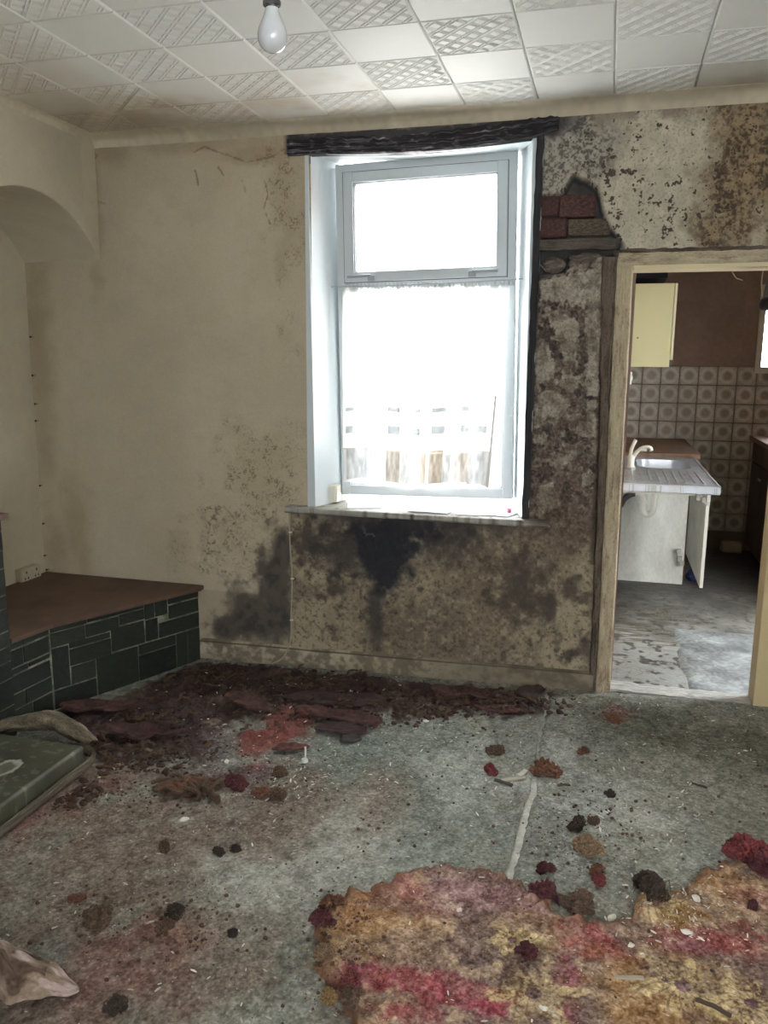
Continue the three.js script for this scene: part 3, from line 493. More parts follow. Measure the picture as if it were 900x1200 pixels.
// ------------------------------------------------------------------ skirting, cable, socket, nails
{
  const bt = paint(1024, 128, -2.03, -0.06, 0.02, 0.1, (x, y, c) => { const n = fbm(x * 9, y * 16, 4), n2 = fbm(x * 40, y * 40, 3); c[0] = 182; c[1] = 173; c[2] = 150; mixc(c, [98, 88, 74], ss(0.42, 0.64, n * 0.6 + n2 * 0.4) * 0.8); mixc(c, [46, 40, 34], ss(0.006, 0.0, Math.abs(y - fy(x) - 0.096 + 0.014 * (x + 2.03) / 2.03)) * 0.7); mixc(c, [84, 76, 62], ss(-1.3, -0.5, x) * 0.5 + ss(0.0, -0.06, y) * 0.3); for (let k = 0; k < 3; k++) c[k] += (n2 - 0.5) * 30; c[3] = n * 140 + n2 * 100; }, true);
  const g = sheet(160, 14, (i, j) => {
    const x = -2.025 + 2.03 * i / 160, f = fy(x), h = 0.115 - 0.016 * i / 160, t = j / 14, w = (fbm(x * 3, 4, 3) - 0.5) * 0.008;
    const p = t < 0.7 ? [f + h * 0.86 * t / 0.7 - 0.01, 0.024] : t < 0.88 ? [f + h * 0.86 + h * 0.14 * (t - 0.7) / 0.18 - 0.01, 0.024 - 0.008 * (t - 0.7) / 0.18] : [f + h - 0.01, 0.016 - 0.03 * (t - 0.88) / 0.12];
    return [x, p[0] + w, ZW + p[1] + w + (fbm(x * 20, p[0] * 30, 3) - 0.5) * 0.004, (x + 2.03) / 2.05, (p[0] + 0.06) / 0.16];
  });
  const b = struct(mesh('baseboard_back', g, texMat(bt, 0.8, 0.004)));
  const cb = thing('surface_cable', 'thin white cable clipped down the wall from the left end of the windowsill', 'cable', [0, 0, 0]);
  mesh('cable_sheath', tube([[-1.505, 0.77, ZW + 0.006], [-1.506, 0.6, ZW + 0.006], [-1.497, 0.45, ZW + 0.007], [-1.503, 0.25, ZW + 0.006], [-1.508, 0.10, ZW + 0.010], [-1.512, 0.06, ZW + 0.03], [-1.545, 0.0, ZW + 0.035], [-1.60, -0.035, ZW + 0.04]], 0.0036, 60, 8), P(0xa89f8a, 0.6), cb);
  for (const y of [0.66, 0.42, 0.2]) mesh('cable_clip', box(-1.512, y - 0.004, ZW, -1.496, y + 0.004, ZW + 0.012, 0.002), P(0xcfc9b8, 0.5), cb).position.x = y === 0.42 ? 0.008 : 0.001;
  const so = thing('wall_socket', 'dirty cream double wall socket low on the back of the alcove', 'socket', [-2.962, 0.372, -3.585]);
  mesh('socket_box', new RoundedBoxGeometry(0.036, 0.082, 0.15, 3, 0.006).translate(0.012, 0, 0), P(0xb5ac94, 0.6), so);
  mesh('face_plate', new RoundedBoxGeometry(0.01, 0.084, 0.152, 3, 0.004).translate(0.034, 0, 0), P(0xbdb49c, 0.5), so);
  for (const z of [-0.04, 0.04]) for (const [y, zz, w] of [[0.02, 0, 0.007], [-0.012, -0.012, 0.006], [-0.012, 0.012, 0.006]]) mesh('pin_hole', box(0.036, y - 0.006, z + zz - w / 2, 0.0405, y + 0.006, z + zz + w / 2), matBlack, so);
  for (const z of [-0.02, 0.022]) mesh('switch', new RoundedBoxGeometry(0.006, 0.02, 0.012, 2, 0.002).translate(0.041, 0.018, z), P(0xc9c1ab, 0.4), so);
  let ni = 0; for (const y of [1.62, 1.42, 1.27, 1.18, 0.83, 0.62, 0.44, 0.36]) { const n = mesh('wall_nail', merge([new THREE.CylinderGeometry(0.002, 0.002, 0.03, 8).rotateX(Math.PI / 2), new THREE.CylinderGeometry(0.006, 0.006, 0.003, 12).rotateX(Math.PI / 2).translate(0, 0, 0.015)]), S(0x4a3c2c, 0.6, { metalness: 0.5 })); n.position.set(-2.945 + rr(-0.004, 0.004), y, ZW + 0.006); tag(n, 'small rusty nail in the alcove corner, ' + ['topmost of the eight', 'second from the top', 'third from the top', 'fourth from the top', 'fourth above the plinth', 'third above the plinth', 'second above the plinth', 'lowest, just above the socket'][ni++], 'nail', 'nails up the alcove corner'); }
}

// ------------------------------------------------------------------ slate plinth in the alcove, fireplace, hearth slab
const slateTex = [[33, 41, 32], [28, 35, 28], [40, 45, 35], [31, 38, 33], [25, 30, 25]].map((b) => texMat(tone(b, 9, 10), 0.55, 0.003));
const mortar = texMat(tone([118, 119, 104], 40, 20), 0.95, 0.003);
function clad(parent, A, B, list, mat, name = 'slate', depth = 0.005) { // stones on a vertical face from A to B (plan), outward to its left
  const dx = B[0] - A[0], dz = B[1] - A[1], L = Math.hypot(dx, dz), ang = Math.atan2(-dz, dx);
  for (const [s0, s1, y0, y1] of list) {
    const w = s1 - s0 - rr(0.004, 0.009), h = y1 - y0 - rr(0.004, 0.008), g = jitter(new RoundedBoxGeometry(w, h, depth * 2, 3, 0.002), 0.004, 9, s0 * 31 + y0 * 17);
    const o = mesh(name, g, slateTex[Math.floor(rnd() * 5)], parent), c = (s0 + s1) / 2;
    o.position.set(A[0] + dx / L * c, (y0 + y1) / 2, A[1] + dz / L * c); o.rotation.y = ang + rr(-0.006, 0.006);
  }
}
const P0 = [-2.012, -3.715], P1 = [-2.352, -2.98], P2 = [-2.372, -2.735];
{
  const p = thing('slate_plinth', 'low slate clad plinth with a brown board top filling the alcove', 'plinth', [0, 0, 0]);
  mesh('mortar_bed', prism([[-2.95, -3.74], P0, P1, P2, [-2.95, -2.757]], -0.12, 0.325), mortar, p);
  const B = -0.075, T = 0.325;
  clad(p, P1, P0, [
    [-0.006, 0.175, 0.297, T], [0.175, 0.482, 0.302, T],
    [-0.006, 0.165, 0.226, 0.296], [0.165, 0.341, 0.233, 0.299], [0.341, 0.481, 0.246, 0.304],
    [-0.006, 0.08, 0.026, 0.224], [0.08, 0.293, 0.2, 0.231], [0.08, 0.293, 0.116, 0.2], [0.293, 0.48, 0.126, 0.244],
    [0.08, 0.21, 0.027, 0.116], [-0.006, 0.21, B, 0.026], [0.21, 0.438, B, 0.123],
    [0.438, 0.66, 0.069, 0.124], [0.438, 0.66, B, 0.069], [0.482, 0.56, 0.126, 0.24], [0.482, 0.54, 0.24, T], [0.54, 0.62, 0.24, T], [0.56, 0.81, 0.126, 0.209], [0.62, 0.81, 0.211, 0.286], [0.62, 0.81, 0.288, T],
    [0.66, 0.73, B, 0.125], [0.73, 0.81, B, 0.125],
  ], null);
  clad(p, P2, P1, [
    [0, 0.075, 0.296, T], [0.075, 0.231, 0.296, T], [0, 0.075, 0.214, 0.294], [0.075, 0.231, 0.214, 0.294], [0, 0.1, 0.184, 0.213], [0.1, 0.231, 0.187, 0.213],
    [0, 0.231, 0.1, 0.183], [0, 0.07, 0.03, 0.098], [0.07, 0.231, 0.03, 0.1], [0, 0.11, B, 0.028], [0.11, 0.231, B, 0.028],
  ], null);
  const ot = paint(512, 512, -3, -3.8, -1.9, -2.7, (x, z, c) => { const n = fbm(x * 5, z * 5, 4), g = fbm(x * 80, z * 12, 3); c[0] = 92 + (n - 0.5) * 40 + (g - 0.5) * 10; c[1] = 72 + (n - 0.5) * 34 + (g - 0.5) * 10; c[2] = 60 + (n - 0.5) * 30 + (g - 0.5) * 8; c[3] = g * 200; }, true);
  const ms = 0.018, top = prism([[-2.955, -3.742], [P0[0] + 0.02, -3.742], [P0[0] + 0.024, P0[1] + 0.01], [P1[0] + 0.022, P1[1] + 0.006], [-2.362, -2.745], [-2.5, -2.745], [-2.955, -2.765]], 0.325, 0.347, 0.003);
  mesh('board_top', setUV(top, (x, y, z) => [(x + 3) / 1.1, (z + 3.8) / 1.1]), texMat(ot, 0.75, 0.001), p);
  const fpx = thing('slate_fireplace', 'slate clad fireplace surround with a brown mantel at the left edge', 'fireplace', [0, 0, 0]);
  const sh = (x0, z0, x1, z1, y0, y1) => box(x0, y0, z0, x1, y1, z1);
  mesh('mortar_bed', merge([sh(-2.51, -2.731, -2.362, -2.35, -0.09, 0.862), sh(-2.51, -1.75, -2.362, -1.35, -0.09, 0.862), sh(-2.51, -2.35, -2.362, -1.75, 0.6, 0.862)]), mortar, fpx);
  mesh('firebox', sh(-2.512, -2.35, -2.50, -1.75, -0.09, 0.6), matBlack, fpx);
  for (const [z0, z1, y0, y1] of [[-2.352, -2.731, -0.09, 0.86], [-1.352, -1.75, -0.09, 0.86], [-1.75, -2.35, 0.6, 0.86]]) { let y = y0; while (y < y1 - 0.02) { const h = Math.min(rr(0.05, 0.12), y1 - y), cut = rr(0.3, 0.7) * (z0 - z1); clad(fpx, [-2.36, z0], [-2.36, z1], [[0, cut, y, y + h], [cut, z0 - z1, y, y + h]]); y += h; } }
  { let y = -0.09; while (y < 0.84) { const h = Math.min(rr(0.06, 0.13), 0.86 - y); clad(fpx, [-2.36, -2.733], [-2.51, -2.733], [[0, 0.15, y, y + h]]); y += h; } }
  mesh('mantel_shelf', new RoundedBoxGeometry(0.2, 0.026, 1.43, 3, 0.006).translate(-2.43, 0.876, -2.035), texMat(ot, 0.6, 0.001), fpx);
  const ht = paint(512, 512, -2.6, -2.6, -1.8, -1.5, (x, z, c) => {
    const n = fbm(x * 7, z * 7, 4), n2 = fbm(x * 40, z * 40, 3); c[0] = 76; c[1] = 77; c[2] = 62; for (let k = 0; k < 3; k++) c[k] += (n - 0.5) * 44 + (n2 - 0.5) * 16;
    const d = Math.hypot((x + 2.01) / 0.052, (z + 2.27) / 0.075) + (n2 - 0.5) * 0.5; mixc(c, [176, 178, 166], 0.95 * ss(1.0, 0.82, d) * (0.35 + 0.65 * ss(0.45, 0.7, d)));
    if (n > 0.58) mixc(c, [134, 138, 126], (n - 0.58) * 5 * ss(-2.1, -1.95, z + (n2 - 0.5) * 0.3)); if (n2 > 0.66) mixc(c, [140, 142, 130], 0.4); c[3] = n * 120 + n2 * 100;
  }, true);
  const hb = new RoundedBoxGeometry(0.62, 0.10, 1.3, 4, 0.014).translate(-2.175, 0.0, -1.86); jitter(hb, 0.004, 6);
  tag(mesh('hearth_slab', setUV(hb, (x, y, z) => [(x + 2.6) / 0.8 + y * 0.5, (z + 2.6) / 1.1]), texMat(ht, 0.5, 0.002)), 'greenish stone hearth slab with a pale dried ring at the left edge', 'hearth slab');
}

// ------------------------------------------------------------------ floor
const FX0 = -2.6, FX1 = 1.3, FZ0 = -3.8, FZ1 = -1.1;
const WET = polyF([[45, 852], [70, 832], [150, 808], [232, 772], [330, 785], [440, 795], [560, 804], [640, 818], [640, 838], [590, 838], [540, 830], [500, 842], [450, 838], [400, 850], [345, 850], [330, 880], [292, 885], [285, 850], [235, 858], [215, 880], [160, 890], [120, 885]]);
const FB = {
  red: blobsOf([[318, 862, 26, 26], [335, 845, 30, 12], [150, 1120, 60, 34], [170, 1090, 40, 18], [720, 835, 14, 8], [90, 925, 40, 18], [25, 955, 26, 18]], fp),
  brown: blobsOf([[150, 1000, 180, 110], [60, 960, 120, 40], [220, 1110, 130, 80], [330, 960, 70, 60], [120, 905, 100, 24], [430, 960, 40, 60], [60, 1180, 120, 40]], fp),
  green: blobsOf([[60, 1075, 70, 26], [480, 1000, 80, 40], [420, 890, 60, 40], [540, 870, 60, 30], [520, 930, 60, 50], [250, 880, 30, 12], [330, 1130, 40, 60]], fp),
  dustAndLight: blobsOf([[560, 900, 60, 40], [730, 960, 60, 40], [420, 1000, 60, 60], [650, 890, 20, 60], [215, 963, 10, 4], [285, 1040, 60, 30]], fp),  // pale plaster dust, made stronger to paint in the window's pool of light
  purple: blobsOf([[240, 880, 40, 16], [270, 905, 34, 12], [200, 830, 60, 14]], fp),
  deep: blobsOf([[150, 845, 70, 22], [250, 790, 90, 16], [400, 812, 60, 12], [420, 835, 50, 10], [190, 830, 60, 26]], fp),
  doorShade: blobsOf([[760, 850, 70, 26], [700, 830, 40, 18], [840, 870, 60, 26]], fp),  // shade near the doorway, painted into the felt colour
};
const floorTex = paint(1950, 1350, FX0, FZ0, FX1, FZ1, (x, z, c) => {
  const n = fbm(x * 9 + 2, z * 9, 4), n1 = fbm(x * 2.4, z * 2.4 + 9, 4), n2 = fbm(x * 34, z * 34, 4), n3 = fbm(x * 110, z * 110, 2), n4 = vn(x * 240, z * 240);
  c[0] = 122; c[1] = 124; c[2] = 115; const all = (l, col, k, warp = 1, soft = 0.7) => { let m = 0; for (const b of l) m = Math.max(m, bl(b, x, z, n, warp, soft)); if (m) mixc(c, col, m * k); return m; };
  mixc(c, [132, 128, 116], ss(0.4, 0.65, n1) * 0.5);
  all(FB.green, [98, 110, 101], 0.6, 1.1, 0.9); all(FB.brown, [110, 94, 82], 0.85, 1.0, 0.9); all(FB.dustAndLight, [166, 168, 160], 0.72, 1.3, 0.9); all(FB.doorShade, [80, 80, 66], 0.65, 1, 0.8);
  all(FB.red, [112, 72, 64], 0.6, 1.4, 0.8);
  const w = sdPoly(x, z, WET) + (n - 0.5) * 0.22 + (n2 - 0.5) * 0.08, wet = ss(0.03, -0.05, w);
  if (wet) { const k = [68, 52, 44]; mixc(k, [96, 78, 66], ss(0.5, 0.68, n2) * 0.8); mixc(k, [42, 28, 26], ss(0.56, 0.40, n) * 0.9); mixc(c, k, wet * 0.93); }
  all(FB.deep, [42, 24, 24], 0.75 * wet, 1.0); all(FB.purple, [84, 62, 66], 0.5, 1.1);
  { let m = bl(FB.red[0], x, z, n, 0.7, 0.3); m = Math.max(m, bl(FB.red[1], x, z, n, 0.8, 0.3) * 0.8); mixc(c, [124, 66, 58], m * 0.8); }
  const t = (n2 - 0.5) * 60 + (n3 - 0.5) * 64 + (n4 - 0.5) * 34; for (let k = 0; k < 3; k++) c[k] += t * (wet ? 0.55 : 1);
  if (n4 > 0.93 && n3 > 0.5) mixc(c, [206, 204, 192], wet ? 0.25 : 0.55); if (n4 < 0.06) mixc(c, [56, 46, 38], 0.5);
  c[3] = 90 + (n2 - 0.5) * 120 + (n3 - 0.5) * 110 + wet * (n - 0.5) * 120;
}, true);
const feltMat = texMat(floorTex, 0.9, 0.006, { side: THREE.DoubleSide });
const fuv = (x, z) => [(x - FX0) / (FX1 - FX0), (z - FZ0) / (FZ1 - FZ0)];
struct(mesh('floor', (() => { const g = sheet(40, 40, (i, j) => { const x = -3.1 + 5.2 * i / 40, z = -3.76 + 5.4 * j / 40; return [x, fy(x) - 0.010, z]; }); flip(g); const b = new THREE.BoxGeometry(5.4, 0.2, 5.5); b.translate(-0.5, -0.3, -1.05); return merge([setUV(g, (x, y, z) => [x, z]), b]); })(), texMat(tone([196, 194, 184], 40, 14), 0.9, 0.004)));
// the seam between the two felt sheets runs away from the camera
const SEAM = [[-0.178, -3.74], [-0.186, -3.39], [-0.183, -2.85], [-0.205, -2.24], [-0.23, -1.0], [-0.26, 1.4]];
const seamX = (z) => { for (let i = 0; i + 1 < SEAM.length; i++) if (z <= SEAM[i + 1][1]) { const t = (z - SEAM[i][1]) / (SEAM[i + 1][1] - SEAM[i][1]); return SEAM[i][0] + (SEAM[i + 1][0] - SEAM[i][0]) * t; } return -0.26; };
const feltH = (x, z) => {
  const n = fbm(x * 4, z * 4, 3), n2 = fbm(x * 22, z * 22, 3); let h = (n - 0.5) * 0.006 + (n2 - 0.5) * 0.004;
  const w = sdPoly(x, z, WET) + (fbm(x * 9 + 2, z * 9, 4) - 0.5) * 0.22, wet = ss(0.03, -0.06, w); if (wet) h += wet * (0.006 + Math.max(0, fbm(x * 13 + 7, z * 13, 4) - 0.42) * 0.07 + (fbm(x * 45, z * 45, 3) - 0.5) * 0.012);
  return h;
};
const CLEAR = [[-2.6, -3.8], [-2.03, -3.8], [P0[0] - 0.02, P0[1]], [P1[0] - 0.02, P1[1]], [P2[0] - 0.02, -2.6], [-2.6, -2.6]];
function felt(x0, x1, nx, seamSide) {
  const nz = 330, zs = (j) => j < 290 ? -3.735 + 2.635 * j / 290 : -1.1 + 2.5 * (j - 290) / 40;
  return flip(sheet(nx, nz, (i, j) => {
    const z = zs(j), sx = seamX(z) + (fbm(z * 12, 3, 3) - 0.5) * 0.016; const a = seamSide < 0 ? x0 : sx + 0.012 - 0.014 * ss(-2.75, -3.1, z) + (fbm(z * 40, 8, 3) - 0.5) * 0.012, b = seamSide < 0 ? sx - 0.010 : x1, x = a + (b - a) * i / nx;
    const edge = seamSide < 0 ? nx - i : i, curl = seamSide < 0 ? Math.exp(-edge * edge / 6) * 0.010 : 0;
    return [x, fy(x) + feltH(x, z) + curl - (edge === 0 ? 0.010 : 0), z, ...fuv(x, z)];
  }, (i, j) => { if (seamSide > 0) return true; const z = zs(j), x = x0 + (-0.19 - x0) * i / nx; return sdPoly(x, z, CLEAR) > 0 && !(x < -2.345 && z > -2.74); }));
}
tag(mesh('felt_underlay', felt(-2.5, 0, 260, -1), feltMat), 'large dirty green felt sheet left of the floor seam with dark red wet rot', 'underlay');
tag(mesh('felt_underlay', felt(0, 1.98, 210, 1), feltMat), 'dusty green felt sheet right of the floor seam before the doorway', 'underlay');
const groundY = (x, z) => fy(x) + feltH(x, z);

// remnant of patterned carpet
const CARP = polyF([[368, 1122], [366, 1098], [378, 1072], [400, 1056], [408, 1044], [448, 1042], [470, 1022], [500, 1014], [560, 1018], [604, 1031], [628, 1046], [662, 1072], [700, 1082], [732, 1078], [742, 1048], [792, 1040], [826, 1024], [862, 1004], [900, 996]]);
CARP.push([0.9, -2.62], [1.2, -2.3], [1.2, -1.05], [-0.45, -1.05], fp(410, 1210), fp(398, 1178), fp(380, 1150));
const CB = [
  [[470, 1050, 50, 26], [176, 92, 84], 0.8], [[545, 1048, 60, 26], [168, 128, 136], 0.75], [[590, 1060, 60, 24], [150, 108, 112], 0.7], [[440, 1090, 70, 26], [178, 134, 84], 0.8], [[420, 1070, 40, 18], [178, 120, 72], 0.8],
  [[440, 1150, 30, 14], [150, 54, 80], 0.9], [[405, 1145, 18, 16], [140, 50, 76], 0.9], [[520, 1160, 70, 18], [178, 66, 84], 0.9], [[560, 1180, 50, 18], [182, 62, 84], 0.9], [[490, 1195, 40, 20], [176, 70, 80], 0.8],
  [[700, 1110, 40, 22], [182, 82, 84], 0.9], [[690, 1095, 30, 12], [170, 84, 82], 0.8], [[665, 1150, 20, 26], [150, 70, 90], 0.85], [[660, 1185, 20, 14], [156, 62, 86], 0.85], [[840, 1108, 46, 12], [158, 62, 76], 0.85], [[870, 1110, 40, 20], [156, 74, 66], 0.8], [[800, 1115, 30, 8], [150, 70, 84], 0.7],
  [[625, 1170, 50, 22], [176, 150, 86], 0.5], [[770, 1070, 46, 12], [172, 128, 66], 0.85], [[730, 1160, 50, 40], [172, 124, 70], 0.8], [[840, 1040, 46, 16], [166, 120, 74], 0.75], [[830, 1150, 60, 24], [176, 142, 96], 0.7], [[610, 1100, 40, 22], [178, 150, 92], 0.5], [[500, 1115, 50, 18], [128, 104, 92], 0.6], [[560, 1100, 26, 26], [112, 88, 88], 0.7], [[890, 1060, 30, 14], [170, 110, 96], 0.6], [[790, 1190, 60, 20], [172, 128, 78], 0.7],
].map(([b, col, k]) => [blobsOf([b], fp)[0], col, k]);
const FLOWER = [[625, 1168, 0.13], [800, 1160, 0.13], [600, 1105, 0.08], [770, 1062, 0.09], [880, 1180, 0.1]].map(([a, b, r]) => [...fp(a, b), r]);
const CXa = -0.8, CXb = 1.2, CZa = -2.75, CZb = -1.05;
const carpTex = paint(1200, 1020, CXa, CZa, CXb, CZb, (x, z, c) => {
  const n = fbm(x * 9, z * 9 + 4, 4), n2 = fbm(x * 30, z * 30, 4), n3 = fbm(x * 120, z * 120, 2), n4 = vn(x * 300, z * 300);
  c[0] = 150; c[1] = 122; c[2] = 98; mixc(c, [124, 100, 92], ss(0.4, 0.62, n)); mixc(c, [172, 134, 84], ss(0.52, 0.7, n2) * 0.5);
  for (const [b, col, k] of CB) { const m = bl(b, x, z, n2 * 0.5 + n * 0.5, 1.6, 0.5); if (m) mixc(c, col, m * k); }
  for (const [fx, fz, r] of FLOWER) { // petal and leaf figures of the weave
    const dx = x - fx, dz = z - fz, d = Math.hypot(dx, dz) / r; if (d > 1.2) continue;
    const a = Math.atan2(dz, dx), pet = 0.72 + 0.22 * Math.cos(a * 6 + d * 2) + (n2 - 0.5) * 0.9, k = ss(pet + 0.10, pet - 0.10, d) * ss(0.32, 0.46, n2 * 0.5 + n3 * 0.5);
    mixc(c, [196, 170, 108], k * 0.85); const vein = Math.abs(Math.sin(a * 7 + d * 5 + 1.2)); if (vein < 0.3) mixc(c, [122, 90, 80], k * 0.6); if (d < 0.16) mixc(c, [122, 86, 96], 0.9);
  }
  { const L = c[0] * 0.3 + c[1] * 0.55 + c[2] * 0.15; mixc(c, [L + 8, L - 2, L - 12], 0.30); mixc(c, [124, 104, 90], ss(0.5, 0.68, fbm(x * 17 + 50, z * 17, 4)) * 0.5); }
  const t = (n2 - 0.5) * 100 + (n3 - 0.5) * 90 + (n4 - 0.5) * 44 - 4; for (let k = 0; k < 3; k++) c[k] += t;
  const e = sdPoly(x, z, CARP) + (n2 - 0.5) * 0.04; mixc(c, [104, 66, 44], ss(-0.05, 0.0, e) * 0.6); if (n4 > 0.95 && n > 0.5) mixc(c, [220, 214, 198], 0.7);
  c[3] = 60 + n3 * 110 + n2 * 90;
}, true);
const carpSD = (x, z) => sdPoly(x, z, CARP) + (fbm(x * 22, z * 22, 4) - 0.5) * 0.06;
const carpH = (x, z) => { const s = carpSD(x, z), edge = ss(0.004, -0.02, s); return groundY(x, z) + edge * (0.010 + (fbm(x * 30, z * 30, 4) - 0.5) * 0.010 + ss(-0.10, -0.02, s) * Math.max(0, fbm(x * 40 + 9, z * 40, 3) - 0.45) * 0.05 + (fbm(x * 110, z * 110, 2) - 0.5) * 0.006) - (1 - edge) * 0.006; };
{
  const nx = 300, nz = 255, X = (i) => CXa + (CXb - CXa) * i / nx, Z = (j) => CZa + (CZb - CZa) * j / nz, in_ = new Uint8Array((nx + 1) * (nz + 1));
  for (let j = 0; j <= nz; j++) for (let i = 0; i <= nx; i++) in_[j * (nx + 1) + i] = carpSD(X(i), Z(j)) < 0.006 ? 1 : 0;
  const g = flip(sheet(nx, nz, (i, j) => [X(i), carpH(X(i), Z(j)), Z(j), i / nx, j / nz], (i, j) => in_[j * (nx + 1) + i] + in_[j * (nx + 1) + i + 1] + in_[(j + 1) * (nx + 1) + i] + in_[(j + 1) * (nx + 1) + i + 1] > 1));
  tag(mesh('carpet_remnant', g, texMat(carpTex, 0.95, 0.006, { side: THREE.DoubleSide })), 'large rotted remnant of red and gold floral carpet in the right foreground', 'carpet');
}
const surfY = (x, z) => carpSD(x, z) < 0 && x > CXa && z < CZb ? carpH(x, z) : groundY(x, z);

// ------------------------------------------------------------------ pendant bulb
{
  const c = atZ(319.5, 62, -1.62), pd = thing('pendant_bulb', 'unlit pearl light bulb hanging from the tiled ceiling on a short cord', 'light bulb', [c[0], c[1], -1.62]);
  const L = (l) => new THREE.LatheGeometry(l.map((p) => new THREE.Vector2(...p)), 48);
  const k = 0.06 / 0.06;
  mesh('bulb_glass', L([[0.0001, 0], [0.009, 0.001], [0.018, 0.0055], [0.0245, 0.0125], [0.0282, 0.022], [0.029, 0.032], [0.027, 0.043], [0.0232, 0.052], [0.0188, 0.061], [0.0155, 0.069], [0.0135, 0.076], [0.0128, 0.080]]), P(0xd9dee2, 0.22, { clearcoat: 0.6, clearcoatRoughness: 0.1 }), pd);
  mesh('bulb_cap', L([[0.0001, 0.078], [0.0115, 0.078], [0.0115, 0.092], [0.0001, 0.092]]), S(0x6a6c68, 0.4, { metalness: 0.8 }), pd);
  mesh('lamp_holder', L([[0.0001, 0.086], [0.0145, 0.086], [0.0160, 0.092], [0.0160, 0.150], [0.012, 0.158], [0.008, 0.178], [0.0001, 0.18]]), P(0x9a9892, 0.5), pd);
  mesh('holder_ring', L([[0.0145, 0.083], [0.0176, 0.085], [0.0176, 0.091], [0.0158, 0.093]]), P(0x4e4e4c, 0.5), pd);
  const top = CEIL - c[1]; mesh('cord', new THREE.CylinderGeometry(0.0035, 0.0035, top - 0.176, 10).translate(0, (top + 0.176) / 2, 0), P(0xd6d2c6, 0.6), pd);
  mesh('ceiling_rose', L([[0.0001, top - 0.03], [0.02, top - 0.03], [0.04, top - 0.006], [0.042, top]]), P(0xddd8cc, 0.5), pd);
}

